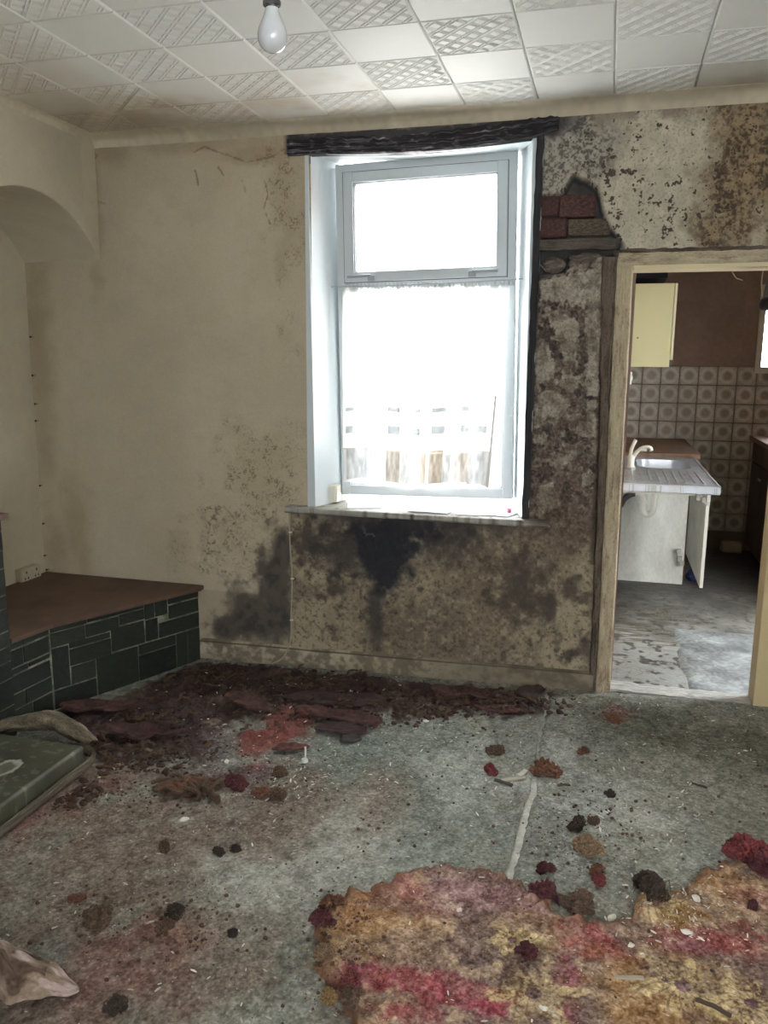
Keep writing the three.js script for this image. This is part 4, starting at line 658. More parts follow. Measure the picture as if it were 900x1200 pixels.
// ------------------------------------------------------------------ kitchen
const KX0 = 0.09, KX1 = 1.75, KZ = -7.1, KC = 2.42;
{
  const brown = texMat(tone([140, 118, 104], 6, 4, 256, 3), 0.85, 0.001), back = structGroup('wall_kitchen_back');
  const s = new THREE.Shape([[-0.1, -0.2], [2.0, -0.2], [2.0, 2.7], [-0.1, 2.7]].map((p) => new THREE.Vector2(...p)));
  s.holes.push(new THREE.Path([[1.105, 1.44], [1.105, 2.12], [1.62, 2.12], [1.62, 1.44]].map((p) => new THREE.Vector2(...p))));
  mesh('plaster', new THREE.ExtrudeGeometry(s, { depth: 0.2, bevelEnabled: false }).translate(0, 0, KZ - 0.2), brown, back);
  // printed wall tiles, each its own piece
  const tt = [0, 1, 2].map((v) => { const t = paint(128, 128, -1, -1, 1, 1, (x, y, c) => {
    const n = fbm(x * 3 + v * 9, y * 3, 3), r = Math.hypot(x, y), a = Math.atan2(y, x), rim = r + 0.03 * Math.cos(a * 16); c[0] = 158; c[1] = 147; c[2] = 128;
    mixc(c, [178, 168, 146], ss(0.90, 0.80, rim) * ss(0.48, 0.60, rim)); mixc(c, [150, 136, 114], ss(0.58, 0.48, rim) * 0.5); mixc(c, [128, 114, 96], ss(0.46, 0.30, r)); mixc(c, [132, 118, 100], ss(0.28, 0.16, Math.min(Math.hypot(Math.abs(x) - 1, Math.abs(y) - 1), 9)) * 0.8);
    for (let k = 0; k < 3; k++) c[k] += (n - 0.5) * 26 - v * 8; }); return P(0xffffff, 0.35, { map: t.map }); });
  const W = 0.1445, H = 0.1485, x0 = 0.115, y1 = 1.492, g = new RoundedBoxGeometry(W - 0.004, H - 0.004, 0.012, 2, 0.003), ga = setUV(g.clone(), (x, y) => [x / W + 0.5, y / H + 0.5]);
  mesh('grout', box(0.1, 0, KZ, 1.74, y1, KZ + 0.005), S(0x6b5a48, 0.9), back);
  for (let j = 0; j < 9; j++) for (let i = 0; i < 9; i++) { const t = mesh('wall_tile', ga, tt[Math.min(2, Math.floor(rnd() * 2 + (j > 6 ? 1 : 0)))], back); t.position.set(x0 + (i + 0.5) * W, y1 - (j + 0.5) * H, KZ + 0.008 + rr(-0.001, 0.001)); }
  const l = structGroup('wall_kitchen_left'); mesh('plaster', box(-0.1, -0.2, KZ - 0.2, KX0, 2.7, -3.875), brown, l);
  const r = structGroup('wall_kitchen_right'), rs = new THREE.Shape([[3.86, -0.2], [7.3, -0.2], [7.3, 2.7], [3.86, 2.7]].map((p) => new THREE.Vector2(...p)));
  rs.holes.push(new THREE.Path([[4.05, 0.35], [4.05, 1.9], [4.85, 1.9], [4.85, 0.35]].map((p) => new THREE.Vector2(...p))));
  mesh('plaster', new THREE.ExtrudeGeometry(rs, { depth: 0.2, bevelEnabled: false }).rotateY(Math.PI / 2).translate(KX1, 0, 0), brown, r);
  const w3 = structGroup('window_3'); mesh('window_frame', merge([box(1.105, 1.44, KZ - 0.1, 1.15, 2.12, KZ + 0.02, 0.004), box(1.58, 1.44, KZ - 0.1, 1.62, 2.12, KZ + 0.02), box(1.15, 1.44, KZ - 0.1, 1.58, 1.48, KZ + 0.02), box(1.15, 2.08, KZ - 0.1, 1.58, 2.12, KZ + 0.02)]), P(0xb9b4a4, 0.5), w3);
  mesh('pane', box(1.15, 1.48, KZ - 0.05, 1.58, 2.08, KZ - 0.045), glass, w3);
  const w4 = structGroup('window_4'); mesh('window_frame', merge([box(KX1 + 0.06, 0.35, -4.1, KX1 + 0.12, 1.9, -4.05), box(KX1 + 0.06, 0.35, -4.85, KX1 + 0.12, 1.9, -4.80), box(KX1 + 0.06, 1.85, -4.8, KX1 + 0.12, 1.9, -4.1), box(KX1 + 0.06, 0.35, -4.8, KX1 + 0.12, 0.40, -4.1)]), matPVC, w4);
  mesh('pane', box(KX1 + 0.085, 0.40, -4.8, KX1 + 0.09, 1.85, -4.1), glass, w4);
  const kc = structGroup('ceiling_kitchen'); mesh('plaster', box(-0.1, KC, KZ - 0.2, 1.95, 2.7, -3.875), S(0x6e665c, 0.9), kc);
  // kitchen floor: dark grime, pale dust and a sheet of lino near the door
  const kt = paint(800, 1400, 0, -7.1, 1.8, -3.8, (x, z, c) => {
    const n = fbm(x * 5, z * 5, 4), n2 = fbm(x * 24, z * 24, 4), n3 = vn(x * 150, z * 150), n5 = fbm(x * 8, z * 50, 3); c[0] = 104; c[1] = 102; c[2] = 94; for (let k = 0; k < 3; k++) c[k] += (n - 0.5) * 70 + (n2 - 0.5) * 50;
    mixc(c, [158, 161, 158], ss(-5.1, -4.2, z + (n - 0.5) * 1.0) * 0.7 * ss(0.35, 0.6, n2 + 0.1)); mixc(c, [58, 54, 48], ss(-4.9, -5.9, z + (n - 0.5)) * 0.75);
    mixc(c, [86, 76, 60], ss(0.5, 0.62, n5) * ss(0.62, 0.4, x) * ss(-5.3, -4.9, z) * ss(-4.3, -4.6, z) * 0.8); if (n3 > 0.93) mixc(c, [214, 212, 204], 0.5); if (n2 < 0.36) mixc(c, [52, 48, 42], 0.5); c[3] = n2 * 200 + n3 * 40;
  }, true);
  const kf = structGroup('floor_kitchen');
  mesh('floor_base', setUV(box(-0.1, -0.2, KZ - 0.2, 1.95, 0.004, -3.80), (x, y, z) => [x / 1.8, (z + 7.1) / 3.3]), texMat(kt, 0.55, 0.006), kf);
  const lino = sheet(60, 60, (i, j) => { const t = i / 60, v = j / 60, a = 0.435 + (fbm(v * 9, 4, 3) - 0.5) * 0.03, x = a + (1.5 - a) * t, z = -4.80 + 0.95 * v + (fbm(t * 8, 2, 3) - 0.5) * 0.03; const n = fbm(x * 9, z * 9, 3); return [x, (i === 0 || j === 0 || j === 60) ? 0.004 : 0.008 + n * 0.004, z, x * 0.8, z * 0.8]; });
  tag(mesh('lino_sheet', flip(lino), texMat(tone([122, 126, 124], 50, 9, 512), 0.45, 0.003)), 'pale dusty sheet of lino on the kitchen floor just inside the doorway', 'lino');
}
{ // sink unit standing against the kitchen's left wall, seen from its open near end
  const steelT = paint(512, 512, 0, 0, 1, 1, (x, y, c) => { const n = fbm(x * 8, y * 8, 4), n2 = fbm(x * 40, y * 40, 3); c[0] = 196; c[1] = 202; c[2] = 208; for (let k = 0; k < 3; k++) c[k] += (n - 0.5) * 36; if (n > 0.6) mixc(c, [150, 128, 100], (n - 0.6) * 2.5); if (n2 > 0.64) mixc(c, [120, 112, 100], 0.4); });
  const steel = P(0xffffff, 0.32, { map: steelT.map, metalness: 0.55 }), board = texMat(tone([206, 206, 196], 18, 4), 0.6, 0.001), edge = P(0xd9d8ce, 0.5);
  const u = thing('sink_unit', 'white sink base unit with a steel drainer top and hanging door in the kitchen', 'sink', [0, 0, 0]);
  const x0 = 0.1, x1 = 0.585, z0 = -5.86, z1 = -4.46, yT = 0.88;
  const sh = new THREE.Shape(); sh.moveTo(x0, -z1); sh.lineTo(x1, -z1); sh.lineTo(x1 + 0.012, -z0); sh.lineTo(x0, -z0); sh.closePath();
  const bx0 = 0.2, bx1 = 0.515, bz0 = 5.22, bz1 = 5.70, rad = 0.09, hp = new THREE.Path();
  hp.absarc(bx0 + rad, bz0 + rad, rad, Math.PI, Math.PI * 1.5); hp.absarc(bx1 - rad, bz0 + rad, rad, Math.PI * 1.5, Math.PI * 2); hp.absarc(bx1 - rad, bz1 - rad, rad, 0, Math.PI / 2); hp.absarc(bx0 + rad, bz1 - rad, rad, Math.PI / 2, Math.PI); hp.closePath();
  sh.holes.push(hp);
  mesh('drainer_top', setUV(new THREE.ExtrudeGeometry(sh, { depth: 0.03, bevelEnabled: true, bevelThickness: 0.004, bevelSize: 0.004, bevelOffset: -0.004, bevelSegments: 2, curveSegments: 10 }).rotateX(-Math.PI / 2).translate(0, yT - 0.034, 0), (x, y, z) => [x, z]), steel, u);
  const bp = hp.getSpacedPoints(64); const bowl = sheet(64, 12, (i, j) => { const p = bp[Math.min(i, 63) === i ? i % 64 : 0], t = j / 12, k = t < 0.6 ? 1 - 0.05 * t / 0.6 : 0.95 * (1 - (t - 0.6) / 0.4), y = yT - (t < 0.6 ? 0.15 * t / 0.6 : 0.15 + 0.01 * (t - 0.6) / 0.4), cx = (bx0 + bx1) / 2, cz = (bz0 + bz1) / 2; return [cx + (p.x - cx) * k, y, -(cz + (p.y - cz) * k), p.x, p.y]; });
  mesh('bowl', bowl, new THREE.MeshPhysicalMaterial({ color: 0xc8ccd0, metalness: 0.5, roughness: 0.35, side: THREE.DoubleSide }), u);
  for (let k = 0; k < 9; k++) mesh('drainer_rib', new RoundedBoxGeometry(0.012, 0.006, 0.5, 2, 0.0028).translate(0.16 + k * 0.045, yT + 0.0005, -4.85), steel, u);
  mesh('rim', merge([box(x0, yT - 0.002, z1 - 0.012, x1, yT + 0.006, z1, 0.003), box(x1 - 0.010, yT - 0.002, z0, x1 + 0.002, yT + 0.006, z1, 0.003)]), steel, u);
  mesh('end_panel', box(0.11, 0.004, -5.84, 0.565, yT - 0.04, -5.822), board, u);
  mesh('back_panel', box(0.092, 0.12, -5.82, 0.1, yT - 0.04, -4.6), board, u);
  mesh('shelf_rail', box(0.105, 0.812, -4.62, 0.48, 0.832, -4.6, 0.002), edge, u);
  mesh('shelf_rail', box(0.535, 0.79, -5.82, 0.553, 0.835, -4.56), edge, u).userData.label = 'front top rail';
  for (const [x, y, w, h] of [[0.485, 0.79, 0.02, 0.05], [0.515, 0.78, 0.018, 0.03], [0.54, 0.765, 0.014, 0.035]]) mesh('hinge', box(x, y, -4.62, x + w, y + h, -4.59, 0.003), P(0xc7c6bc, 0.4), u);
  const dr = mesh('door', new RoundedBoxGeometry(0.018, 0.47, 0.86, 2, 0.003).translate(0.56, 0.51, -5.15), board, u);
  mesh('edge_strip', box(0.5515, 0.277, -4.721, 0.5685, 0.743, -4.717), edge, dr);
  for (const [x, y] of [[0.54, 0.19], [0.53, 0.24], [0.555, 0.16]]) mesh('bracket', box(x - 0.018, y - 0.018, -5.82, x + 0.012, y + 0.018, -5.79, 0.004), P(0xa8a79d, 0.4), u);
  const wp_ = P(0xdad9d0, 0.45); // waste pipe and trap under the bowl, black hose to the wall
  mesh('waste_trap', merge([tube([[0.29, yT - 0.06, -4.95], [0.29, 0.70, -4.95], [0.285, 0.655, -4.95], [0.26, 0.636, -4.95], [0.235, 0.655, -4.95], [0.23, 0.70, -4.95], [0.228, 0.735, -4.95], [0.205, 0.757, -4.95], [0.185, 0.757, -4.95]], 0.019, 60, 14), new THREE.CylinderGeometry(0.026, 0.026, 0.03, 20).translate(0.23, 0.715, -4.95), new THREE.CylinderGeometry(0.027, 0.027, 0.03, 20).translate(0.29, 0.79, -4.95), new THREE.CylinderGeometry(0.05, 0.05, 0.012, 24).translate(0.29, yT - 0.045, -4.95)]), wp_, u);
  mesh('waste_hose', tube([[0.19, 0.757, -4.95], [0.16, 0.75, -4.95], [0.125, 0.72, -4.95], [0.105, 0.68, -4.95]], 0.017, 24, 12), P(0x2a2a2c, 0.5), u);
  const tp = thing('mixer_tap', 'cream mixer tap with a raised lever behind the kitchen sink', 'tap', [0.155, yT, -5.16]);
  const tm = P(0xd2d0c2, 0.3), lathe = (l) => new THREE.LatheGeometry(l.map((p) => new THREE.Vector2(...p)), 28);
  mesh('tap_body', lathe([[0.0001, 0], [0.03, 0], [0.03, 0.01], [0.021, 0.02], [0.02, 0.075], [0.013, 0.09], [0.0001, 0.092]]), tm, tp);
  mesh('spout', tube([[0.01, 0.06, 0], [0.035, 0.105, 0], [0.07, 0.13, 0], [0.105, 0.13, 0], [0.115, 0.11, 0]], 0.011, 30, 12), tm, tp);
  mesh('lever', tube([[-0.005, 0.07, 0], [0.0, 0.12, 0], [0.02, 0.175, 0.01]], 0.011, 20, 12), tm, tp); mesh('lever', tube([[0.01, 0.085, 0.03], [0.04, 0.115, 0.04], [0.085, 0.12, 0.05]], 0.009, 20, 12), tm, tp);
  // brown worktop and base beyond the sink
  const bw = thing('brown_worktop', 'brown worktop on a base unit between the sink and tiled wall', 'worktop', [0, 0, 0]);
  const bwt = texMat(woodTex([126, 98, 74], [104, 78, 58], 256, 512, 1), 0.5, 0.001);
  mesh('top_board', setUV(box(0.1, 0.872, -7.08, 0.625, 0.905, -5.875, 0.004), (x, y, z) => [z, x * 2]), bwt, bw); mesh('carcass', box(0.105, 0.004, -7.075, 0.58, 0.872, -5.89), S(0x4c3a2c, 0.7), bw);
  const uc = thing('wall_cabinet', 'cream kitchen wall cabinet hung above the sink', 'cabinet', [0, 0, 0]);
  mesh('carcass', box(0.095, 1.486, -6.75, 0.385, 2.036, -5.9, 0.003), P(0xd6cf9e, 0.55), uc);
  const ud = mesh('door', box(0.389, 1.535, -6.32, 0.406, 2.036, -5.91, 0.003), P(0xe0dab4, 0.5), uc); mesh('hinge', box(0.384, 1.50, -5.94, 0.40, 1.53, -5.905), P(0x55524a, 0.4), uc);
  for (const [y, z] of [[1.86, 0.12], [1.68, 0.17]]) mesh('screw_cover', new THREE.CylinderGeometry(0.006, 0.006, 0.004, 12).rotateX(Math.PI / 2).translate(z, y, -5.899), P(0x6e694f, 0.5), uc);
  struct(mesh('void_filler_3', box(KX0, 2.075, KZ, 0.34, KC, -5.95), S(0x17151a, 0.9)));  // black block added to fill the dark void above the wall cabinet
  const ws = thing('switch_plate', 'small white switch plate under the cream wall cabinet', 'switch', [0.108, 1.37, -5.89]);
  mesh('plate', new RoundedBoxGeometry(0.05, 0.085, 0.085, 2, 0.006).translate(0.015, 0.04, 0), P(0xe4e2da, 0.5), ws); mesh('rocker', new RoundedBoxGeometry(0.008, 0.03, 0.02, 2, 0.002).translate(0.042, 0.04, 0), P(0xf0eee6, 0.4), ws);
  const rc = thing('brown_base_cabinet', 'dark brown kitchen base cabinet against the right wall', 'cabinet', [0, 0, 0]);
  mesh('carcass', box(1.135, 0.09, -6.95, 1.70, 0.925, -5.95), S(0x33241a, 0.6), rc); mesh('plinth_board', box(1.18, 0.004, -6.93, 1.68, 0.09, -5.97), S(0x1c1512, 0.8), rc);
  mesh('worktop', box(1.095, 0.925, -6.97, 1.72, 0.96, -5.93, 0.004), texMat(woodTex([120, 88, 66], [92, 64, 46], 128, 256, 1), 0.45, 0.001), rc);
  for (const z of [-6.69, -6.21]) { const d = mesh('door', box(1.118, 0.1, z - 0.235, 1.135, 0.76, z + 0.235, 0.003), S(0x38281d, 0.5), rc); mesh('handle', box(1.108, 0.66, z + 0.14, 1.12, 0.675, z + 0.22, 0.003), P(0xb0aca0, 0.3), d); mesh('drawer', box(1.118, 0.775, z - 0.235, 1.135, 0.915, z + 0.235, 0.003), S(0x38281d, 0.5), rc); }
  const pk = jitter(new RoundedBoxGeometry(0.16, 0.09, 0.10, 4, 0.02), 0.02, 20, 3); const pkm = mesh('cardboard_scrap', pk, S(0x8b7d68, 0.9)); pkm.position.set(1.03, 0.05, -6.98); tag(pkm, 'small crumpled cardboard box at the foot of the tiled kitchen wall', 'box');
  const bs = mesh('blue_rag', jitter(new THREE.IcosahedronGeometry(0.05, 6).scale(1, 0.8, 1), 0.05, 22, 9), S(0x27315a, 0.9)); bs.position.set(0.645, 0.045, -5.95); tag(bs, 'dark blue rag on the floor behind the open sink cabinet', 'rag');
  // black pendant lampholder hanging in the doorway's upper right
  const c = atZ(899, 364, -4.4), pl = thing('black_pendant', 'black pendant lamp holder hanging at the top right of the doorway', 'pendant lamp', [c[0], c[1], -4.4]);
  mesh('lamp_shade', lathe([[0.0001, 0.02], [0.02, 0.018], [0.024, 0], [0.032, 0.002], [0.04, 0.014], [0.042, 0.03], [0.036, 0.05], [0.026, 0.062], [0.0001, 0.064]]), P(0x17181b, 0.35), pl);
  mesh('lamp_stem', lathe([[0.0001, 0.06], [0.024, 0.062], [0.018, 0.13], [0.008, 0.16], [0.0001, 0.16]]), P(0x5e5e58, 0.5), pl);
  mesh('cord', tube([[0, 0.155, 0], [0.004, 0.25, 0], [0, KC - c[1], 0]], 0.003, 24, 8), P(0xbdb6a2, 0.6), pl); mesh('cord', tube([[-0.028, 0.07, 0.0], [-0.036, 0.13, 0], [-0.030, 0.22, 0], [-0.01, 0.3, 0], [0, KC - c[1], 0]], 0.0028, 30, 8), P(0xcfc9b6, 0.6), pl);
  tag(mesh('loose_wire', tube([[0.47, 1.905, ZW - 0.1], [0.485, 1.885, ZW - 0.1], [0.497, 1.868, ZW - 0.1], [0.522, 1.858, ZW - 0.095]], 0.002, 20, 6), P(0xb8b2a2, 0.6)), 'short loose wire dangling from the underside of the door head', 'wire');
}

// ------------------------------------------------------------------ debris: clumps, scraps, flaps, rolls
const woolMats = { maroon: [94, 48, 54], red: [124, 58, 60], rust: [120, 82, 64], brown: [98, 78, 62], dark: [66, 54, 46], ochre: [150, 122, 80], tan: [140, 116, 92] };
for (const k in woolMats) woolMats[k] = texMat(tone(woolMats[k], 40, 18), 1, 0.006);
function clumpGeo(ch) { // a heap of matted wool, about one unit across
  const l = [], n = 13;
  for (let i = 0; i < n; i++) {
    const r = i < 2 ? 0.27 : rr(0.08, 0.2), g = new THREE.IcosahedronGeometry(r, i < 2 ? 7 : 4), p = g.attributes.position;
    for (let k = 0; k < p.count; k++) { const x = p.getX(k), y = p.getY(k), z = p.getZ(k), d = 0.35 + 1.3 * fbm(x * 14 + ch * 3 + i, y * 14 + z * 11, 3); p.setXYZ(k, x * d, y * d * 0.8, z * d); }
    g.computeVertexNormals(); const a = rr(0, 6.28), s = i ? rr(0.1, 0.46) : 0; g.translate(Math.cos(a) * s, 0.08 + rr(0, 0.22) * (1 - s), Math.sin(a) * s * 0.8); l.push(g);
  }
  for (let i = 0; i < 12; i++) { const a = rr(0, 6.28), b = a + rr(-0.8, 0.8), r = rr(0.32, 0.5); l.push(tube([[Math.cos(a) * 0.2, 0.2, Math.sin(a) * 0.2], [Math.cos(a) * r * 0.8, rr(0.1, 0.4), Math.sin(a) * r * 0.8], [Math.cos(b) * r, rr(0.0, 0.2), Math.sin(b) * r]], 0.010, 8, 4)); }
  return merge(l);
}
const clumps = [0, 1, 2, 3, 4, 5].map(clumpGeo);
let ck = 0;
function clump(px, py, w, mat, label, flat = 1, cat = 'carpet clump') {
  const [x, z] = fp(px, py), m = mesh('carpet_clump', clumps[ck++ % 6], woolMats[mat]), d = Math.hypot(x, CY, z), s = w / FPX * d;
  m.position.set(x, surfY(x, z) - 0.06 * s * flat, z); m.scale.set(s, s * 1.25 * flat, s * 0.95); m.rotation.y = rr(0, 6.28); return tag(m, label, cat);
}
clump(278, 921, 26, 'maroon', 'dark maroon wool clump right of the shredded brown heap');
clump(326, 908, 18, 'brown', 'small brown wool clump touching the white smear near the toppled white stub');
clump(305, 932, 22, 'rust', 'rust brown wool clump left half of the pair in the middle of the left felt');
clump(325, 934, 20, 'brown', 'brown wool clump right half of the pair in the middle of the left felt');
clump(636, 905, 32, 'rust', 'largest rusty wool clump lying right on the floor seam');
clump(574, 904, 18, 'red', 'small reddish clump left of the floor seam beside splintered scraps');
clump(580, 883, 20, 'brown', 'brown crumbly clump left of the seam closest to the window wall');
clump(678, 969, 22, 'dark', 'dark fibrous clump right of the seam, left one of a touching pair');
clump(694, 965, 16, 'brown', 'dark brown clump right of the seam, right one of a touching pair');
clump(688, 997, 30, 'tan', 'tan and brown clump right of the seam just below the dark pair');
clump(637, 1020, 20, 'maroon', 'round crimson clump beside the near end of the floor seam');
clump(698, 1022, 16, 'rust', 'upper rust half of the reddish clump between seam and gold flower');
clump(701, 1033, 18, 'red', 'lower red half of the reddish clump between seam and gold flower');
clump(640, 1052, 34, 'maroon', 'long maroon clump on the top edge of the floral carpet');
clump(676, 1064, 44, 'brown', 'dark brown shaggy clump joined to the maroon clump at the carpet edge', 0.7);
clump(617, 1121, 22, 'maroon', 'dark maroon clump lying alone in the middle of the floral carpet');
clump(764, 1050, 40, 'dark', 'dark fibrous tuft standing over the gold flower at the carpet edge');
clump(872, 1012, 40, 'red', 'big deep red clump at the far right edge of the carpet remnant');
clump(893, 1022, 40, 'maroon', 'deep maroon clump cut by the right frame edge beside the red clump');
clump(882, 1066, 14, 'maroon', 'small dark clump on the carpet below the red heap at right');
clump(115, 1080, 34, 'brown', 'knobbly brown clump on the bare green patch at left');
clump(205, 1072, 22, 'dark', 'dark brown clump in the fluffy trail of the left foreground');
clump(196, 1086, 20, 'brown', 'paler brown clump just below the dark one in the fluffy trail');
clump(192, 994, 16, 'brown', 'lone brown clump on the dusty felt below the shredded heap');
clump(257, 1000, 14, 'dark', 'dark pellet on the dusty felt, left one of the close pair');
clump(275, 997, 12, 'dark', 'dark pellet on the dusty felt, right one of the close pair');
clump(135, 1182, 26, 'dark', 'black clump beside the folded felt in the bottom left corner');
clump(273, 1095, 12, 'dark', 'single black pellet on bare felt in the left foreground');
clump(386, 1066, 30, 'rust', 'rust tuft at the upper left corner of the floral carpet');
clump(380, 1088, 24, 'maroon', 'maroon tuft on the left edge of the floral carpet');
clump(378, 1122, 22, 'tan', 'tan tuft at the left point of the floral carpet');
clump(384, 1170, 20, 'ochre', 'ochre tuft lying loose off the left edge of the floral carpet');
clump(410, 1180, 28, 'brown', 'brown tuft on the lowest left edge of the floral carpet');
clump(715, 932, 12, 'dark', 'small dark pellet on the felt right of the seam towards the doorway');
clump(685, 882, 14, 'rust', 'small rusty pellet on the right felt near the doorway');
clump(718, 842, 22, 'rust', 'flat rust coloured wad on the felt below the door post', 0.5);
clump(90, 1054, 18, 'rust', 'faded rust wad lying above the knobbly brown clump', 0.5);

// ribbons of shredded carpet
function ribbon(pts, w, t, ch) { // bent strip with thickness
  const c = new THREE.CatmullRomCurve3(pts.map((p) => new THREE.Vector3(...p))), n = 26;
  return sheet(n, 8, (i, j) => { const u = i / n, p = c.getPoint(u), d = c.getTangent(u), sx = -d.z, sz = d.x, L = Math.hypot(sx, sz) || 1, a = j / 8 * Math.PI * 2, ww = w * (0.7 + 0.6 * fbm(u * 6, ch, 2)) * (i === 0 || i === n ? 0.3 : 1), ca = Math.cos(a), sa = Math.sin(a) + 0.3 * (fbm(u * 14 + ch, a, 2) - 0.5); return [p.x + sx / L * ww * ca, p.y + t * sa, p.z + sz / L * ww * ca]; });
}
{
  const [x, z] = fp(222, 925), h = thing('shredded_heap', 'low heap of shredded brown carpet strips on the left felt', 'carpet heap', [x, surfY(x, z), z]);
  for (let i = 0; i < 28; i++) { const a = rr(0, 6.28), cx = rr(-0.11, 0.11), cz = rr(-0.06, 0.05), L = rr(0.03, 0.07), y = rr(0.006, 0.022); mesh('carpet_strip', ribbon([[cx - Math.cos(a) * L, y, cz - Math.sin(a) * L * 0.7], [cx + rr(-0.015, 0.015), y + 0.012, cz + rr(-0.01, 0.01)], [cx + Math.cos(a) * L, y, cz + Math.sin(a) * L * 0.7]], 0.010, 0.006, i), woolMats[i % 3 ? 'brown' : 'rust'], h); }
  // dark torn flakes of carpet by the wet patch
  const flake = (px, py, w, d, turn, mat, label, ch, lift = 0.012) => {
    const [fx, fz] = fp(px, py), n = 22, R = (a) => 0.72 + 0.5 * fbm(Math.cos(a) * 2.4 + ch, Math.sin(a) * 2.4, 3);
    const f = (i, j, top) => { const a = i / n * Math.PI * 2, r = j / 10 * R(a), xx = Math.cos(a) * r * w / 2, zz = Math.sin(a) * r * d / 2; return [xx, (top ? 0.007 : 0) + lift * (fbm(xx * 12 + ch, zz * 12, 3) * 1.4) * (0.5 + r * 0.6) - (top && j === 10 ? 0.006 : 0), zz, xx * 3, zz * 3]; };
    const g = merge([flip(sheet(n, 10, (i, j) => f(i, j, true))), sheet(n, 10, (i, j) => f(i, j, false))]);
    const m = mesh('carpet_scrap', g, mat); m.material.side = THREE.DoubleSide; m.position.set(fx, surfY(fx, fz), fz); m.rotation.y = turn; return tag(m, label, 'carpet scrap');
  };
  const dk = texMat(tone([52, 34, 32], 22, 14), 0.9, 0.006), dk2 = texMat(tone([70, 44, 40], 26, 14), 0.95, 0.006), gr = texMat(tone([58, 56, 54], 20, 14), 0.9, 0.005);
  flake(390, 826, 0.46, 0.16, 0.1, dk, 'long dark maroon carpet scrap below the skirting under the window', 1, 0.03); flake(400, 846, 0.40, 0.10, -0.12, dk2, 'brown ragged carpet scrap in front of the long maroon scrap', 2, 0.03);
  flake(400, 858, 0.24, 0.10, 0.1, dk, 'dark scrap at the front of the torn carpet layers', 3, 0.02); flake(411, 868, 0.10, 0.07, 0.5, gr, 'small grey black square scrap nearest the camera among torn layers', 4, 0.008);
  flake(545, 818, 0.30, 0.14, 0.15, dk2, 'reddish brown scrap against the skirting below the right window jamb', 5, 0.03); flake(578, 832, 0.22, 0.12, -0.2, texMat(tone([78, 46, 46], 26, 14), 0.95, 0.006), 'dull red scrap left of the seam near the skirting', 6, 0.02); flake(622, 820, 0.14, 0.14, 0.6, dk, 'dark scrap bunched over the far end of the floor seam', 7, 0.03);
  flake(340, 880, 0.16, 0.06, 0.3, texMat(tone([90, 58, 52], 26, 14), 0.95, 0.006), 'thin rusty red scrap at the lower edge of the bright red patch', 8, 0.015);
  flake(290, 836, 0.26, 0.12, -0.3, dk2, 'brown matted scrap left of the bright red patch', 9, 0.03); flake(170, 868, 0.36, 0.12, 0.15, texMat(tone([62, 38, 35], 26, 14), 0.95, 0.006), 'long red brown mat of rotted carpet right of the grey felt roll', 10, 0.04); flake(118, 838, 0.34, 0.14, 0.3, dk2, 'brown frayed mat against the foot of the slate plinth', 11, 0.03);
  // rolled felt behind the hearth slab
  const feltT = texMat(tone([108, 99, 82], 44, 9), 0.95, 0.006), roll = (pts, r0, fl, ch, mat) => { const c = new THREE.CatmullRomCurve3(pts.map((p) => new THREE.Vector3(...p))); return jitter(sheet(60, 20, (i, j) => { const u = i / 60, p = c.getPoint(u), d = c.getTangent(u), a = j / 20 * Math.PI * 2, r = r0 * (0.25 + 0.75 * Math.sin(Math.PI * clamp(u * 0.86 + 0.08)) ** 0.6) * (0.8 + 0.5 * fbm(u * 7, Math.cos(a) + 3, 3)), L = Math.hypot(d.x, d.z); return [p.x - d.z / L * r * Math.cos(a), p.y + r * fl * Math.sin(a), p.z + d.x / L * r * Math.cos(a)]; }), 0.02, 11, ch); };
  tag(mesh('felt_roll', roll([[-2.40, 0.0, -2.60], [-2.30, 0.01, -2.66], [-2.18, 0.02, -2.71], [-2.05, 0.0, -2.70], [-1.93, -0.03, -2.66]], 0.046, 0.75, 2), feltT), 'grey brown rolled offcut of felt behind the hearth slab', 'felt roll');
  const cs = ribbon([[-1.845, -0.022, -1.75], [-1.845, -0.022, -2.1], [-1.842, -0.015, -2.38], [-1.832, -0.008, -2.48], [-1.85, -0.002, -2.545], [-1.91, 0.002, -2.57], [-1.98, 0.0, -2.565]], 0.006, 0.02, 3);
  tag(mesh('carpet_edging', cs, texMat(tone([96, 88, 74], 26, 14), 0.9, 0.003)), 'thin strip of carpet edging curling round the corner of the hearth slab', 'edging strip');
  // folded flap in the bottom left corner
  const fb = paint(256, 256, 0, 0, 1, 1, (x, y, c) => { const n = fbm(x * 6, y * 6, 4), n2 = fbm(x * 30, y * 30, 3); c[0] = 132; c[1] = 116; c[2] = 100; mixc(c, [176, 156, 150], ss(0.5, 0.68, n)); mixc(c, [92, 74, 62], ss(0.48, 0.34, n)); for (let k = 0; k < 3; k++) c[k] += (n2 - 0.5) * 46; c[3] = n2 * 220; }, true);
  const A = fp(-70, 1086), B = fp(94, 1160), fl = sheet(60, 44, (i, j) => { // swept hump from A to B, folded over towards the camera
    const u = i / 60, v = j / 44, w = (1 - 0.93 * u ** 6), bx = A[0] + (B[0] - A[0]) * u, bz = A[1] + (B[1] - A[1]) * u, nx = 0.42, nz = 0.91, reach = 0.17 * w * v * (0.85 + 0.3 * fbm(u * 6, 2, 2)) + (fbm(u * 5, v * 3, 3) - 0.5) * 0.02, h = Math.sin(Math.PI * Math.min(1, v * 0.86 + 0.03)) ** 0.7 * 0.105 * w * (0.75 + 0.5 * fbm(u * 5 + 3, v * 2, 3)) + (fbm(u * 9, v * 7 + 4, 3) - 0.5) * 0.05 * w;
    return [bx + nx * reach, fy(bx) + 0.004 + Math.max(0, h), bz + nz * reach, u * 1.2, v];
  });
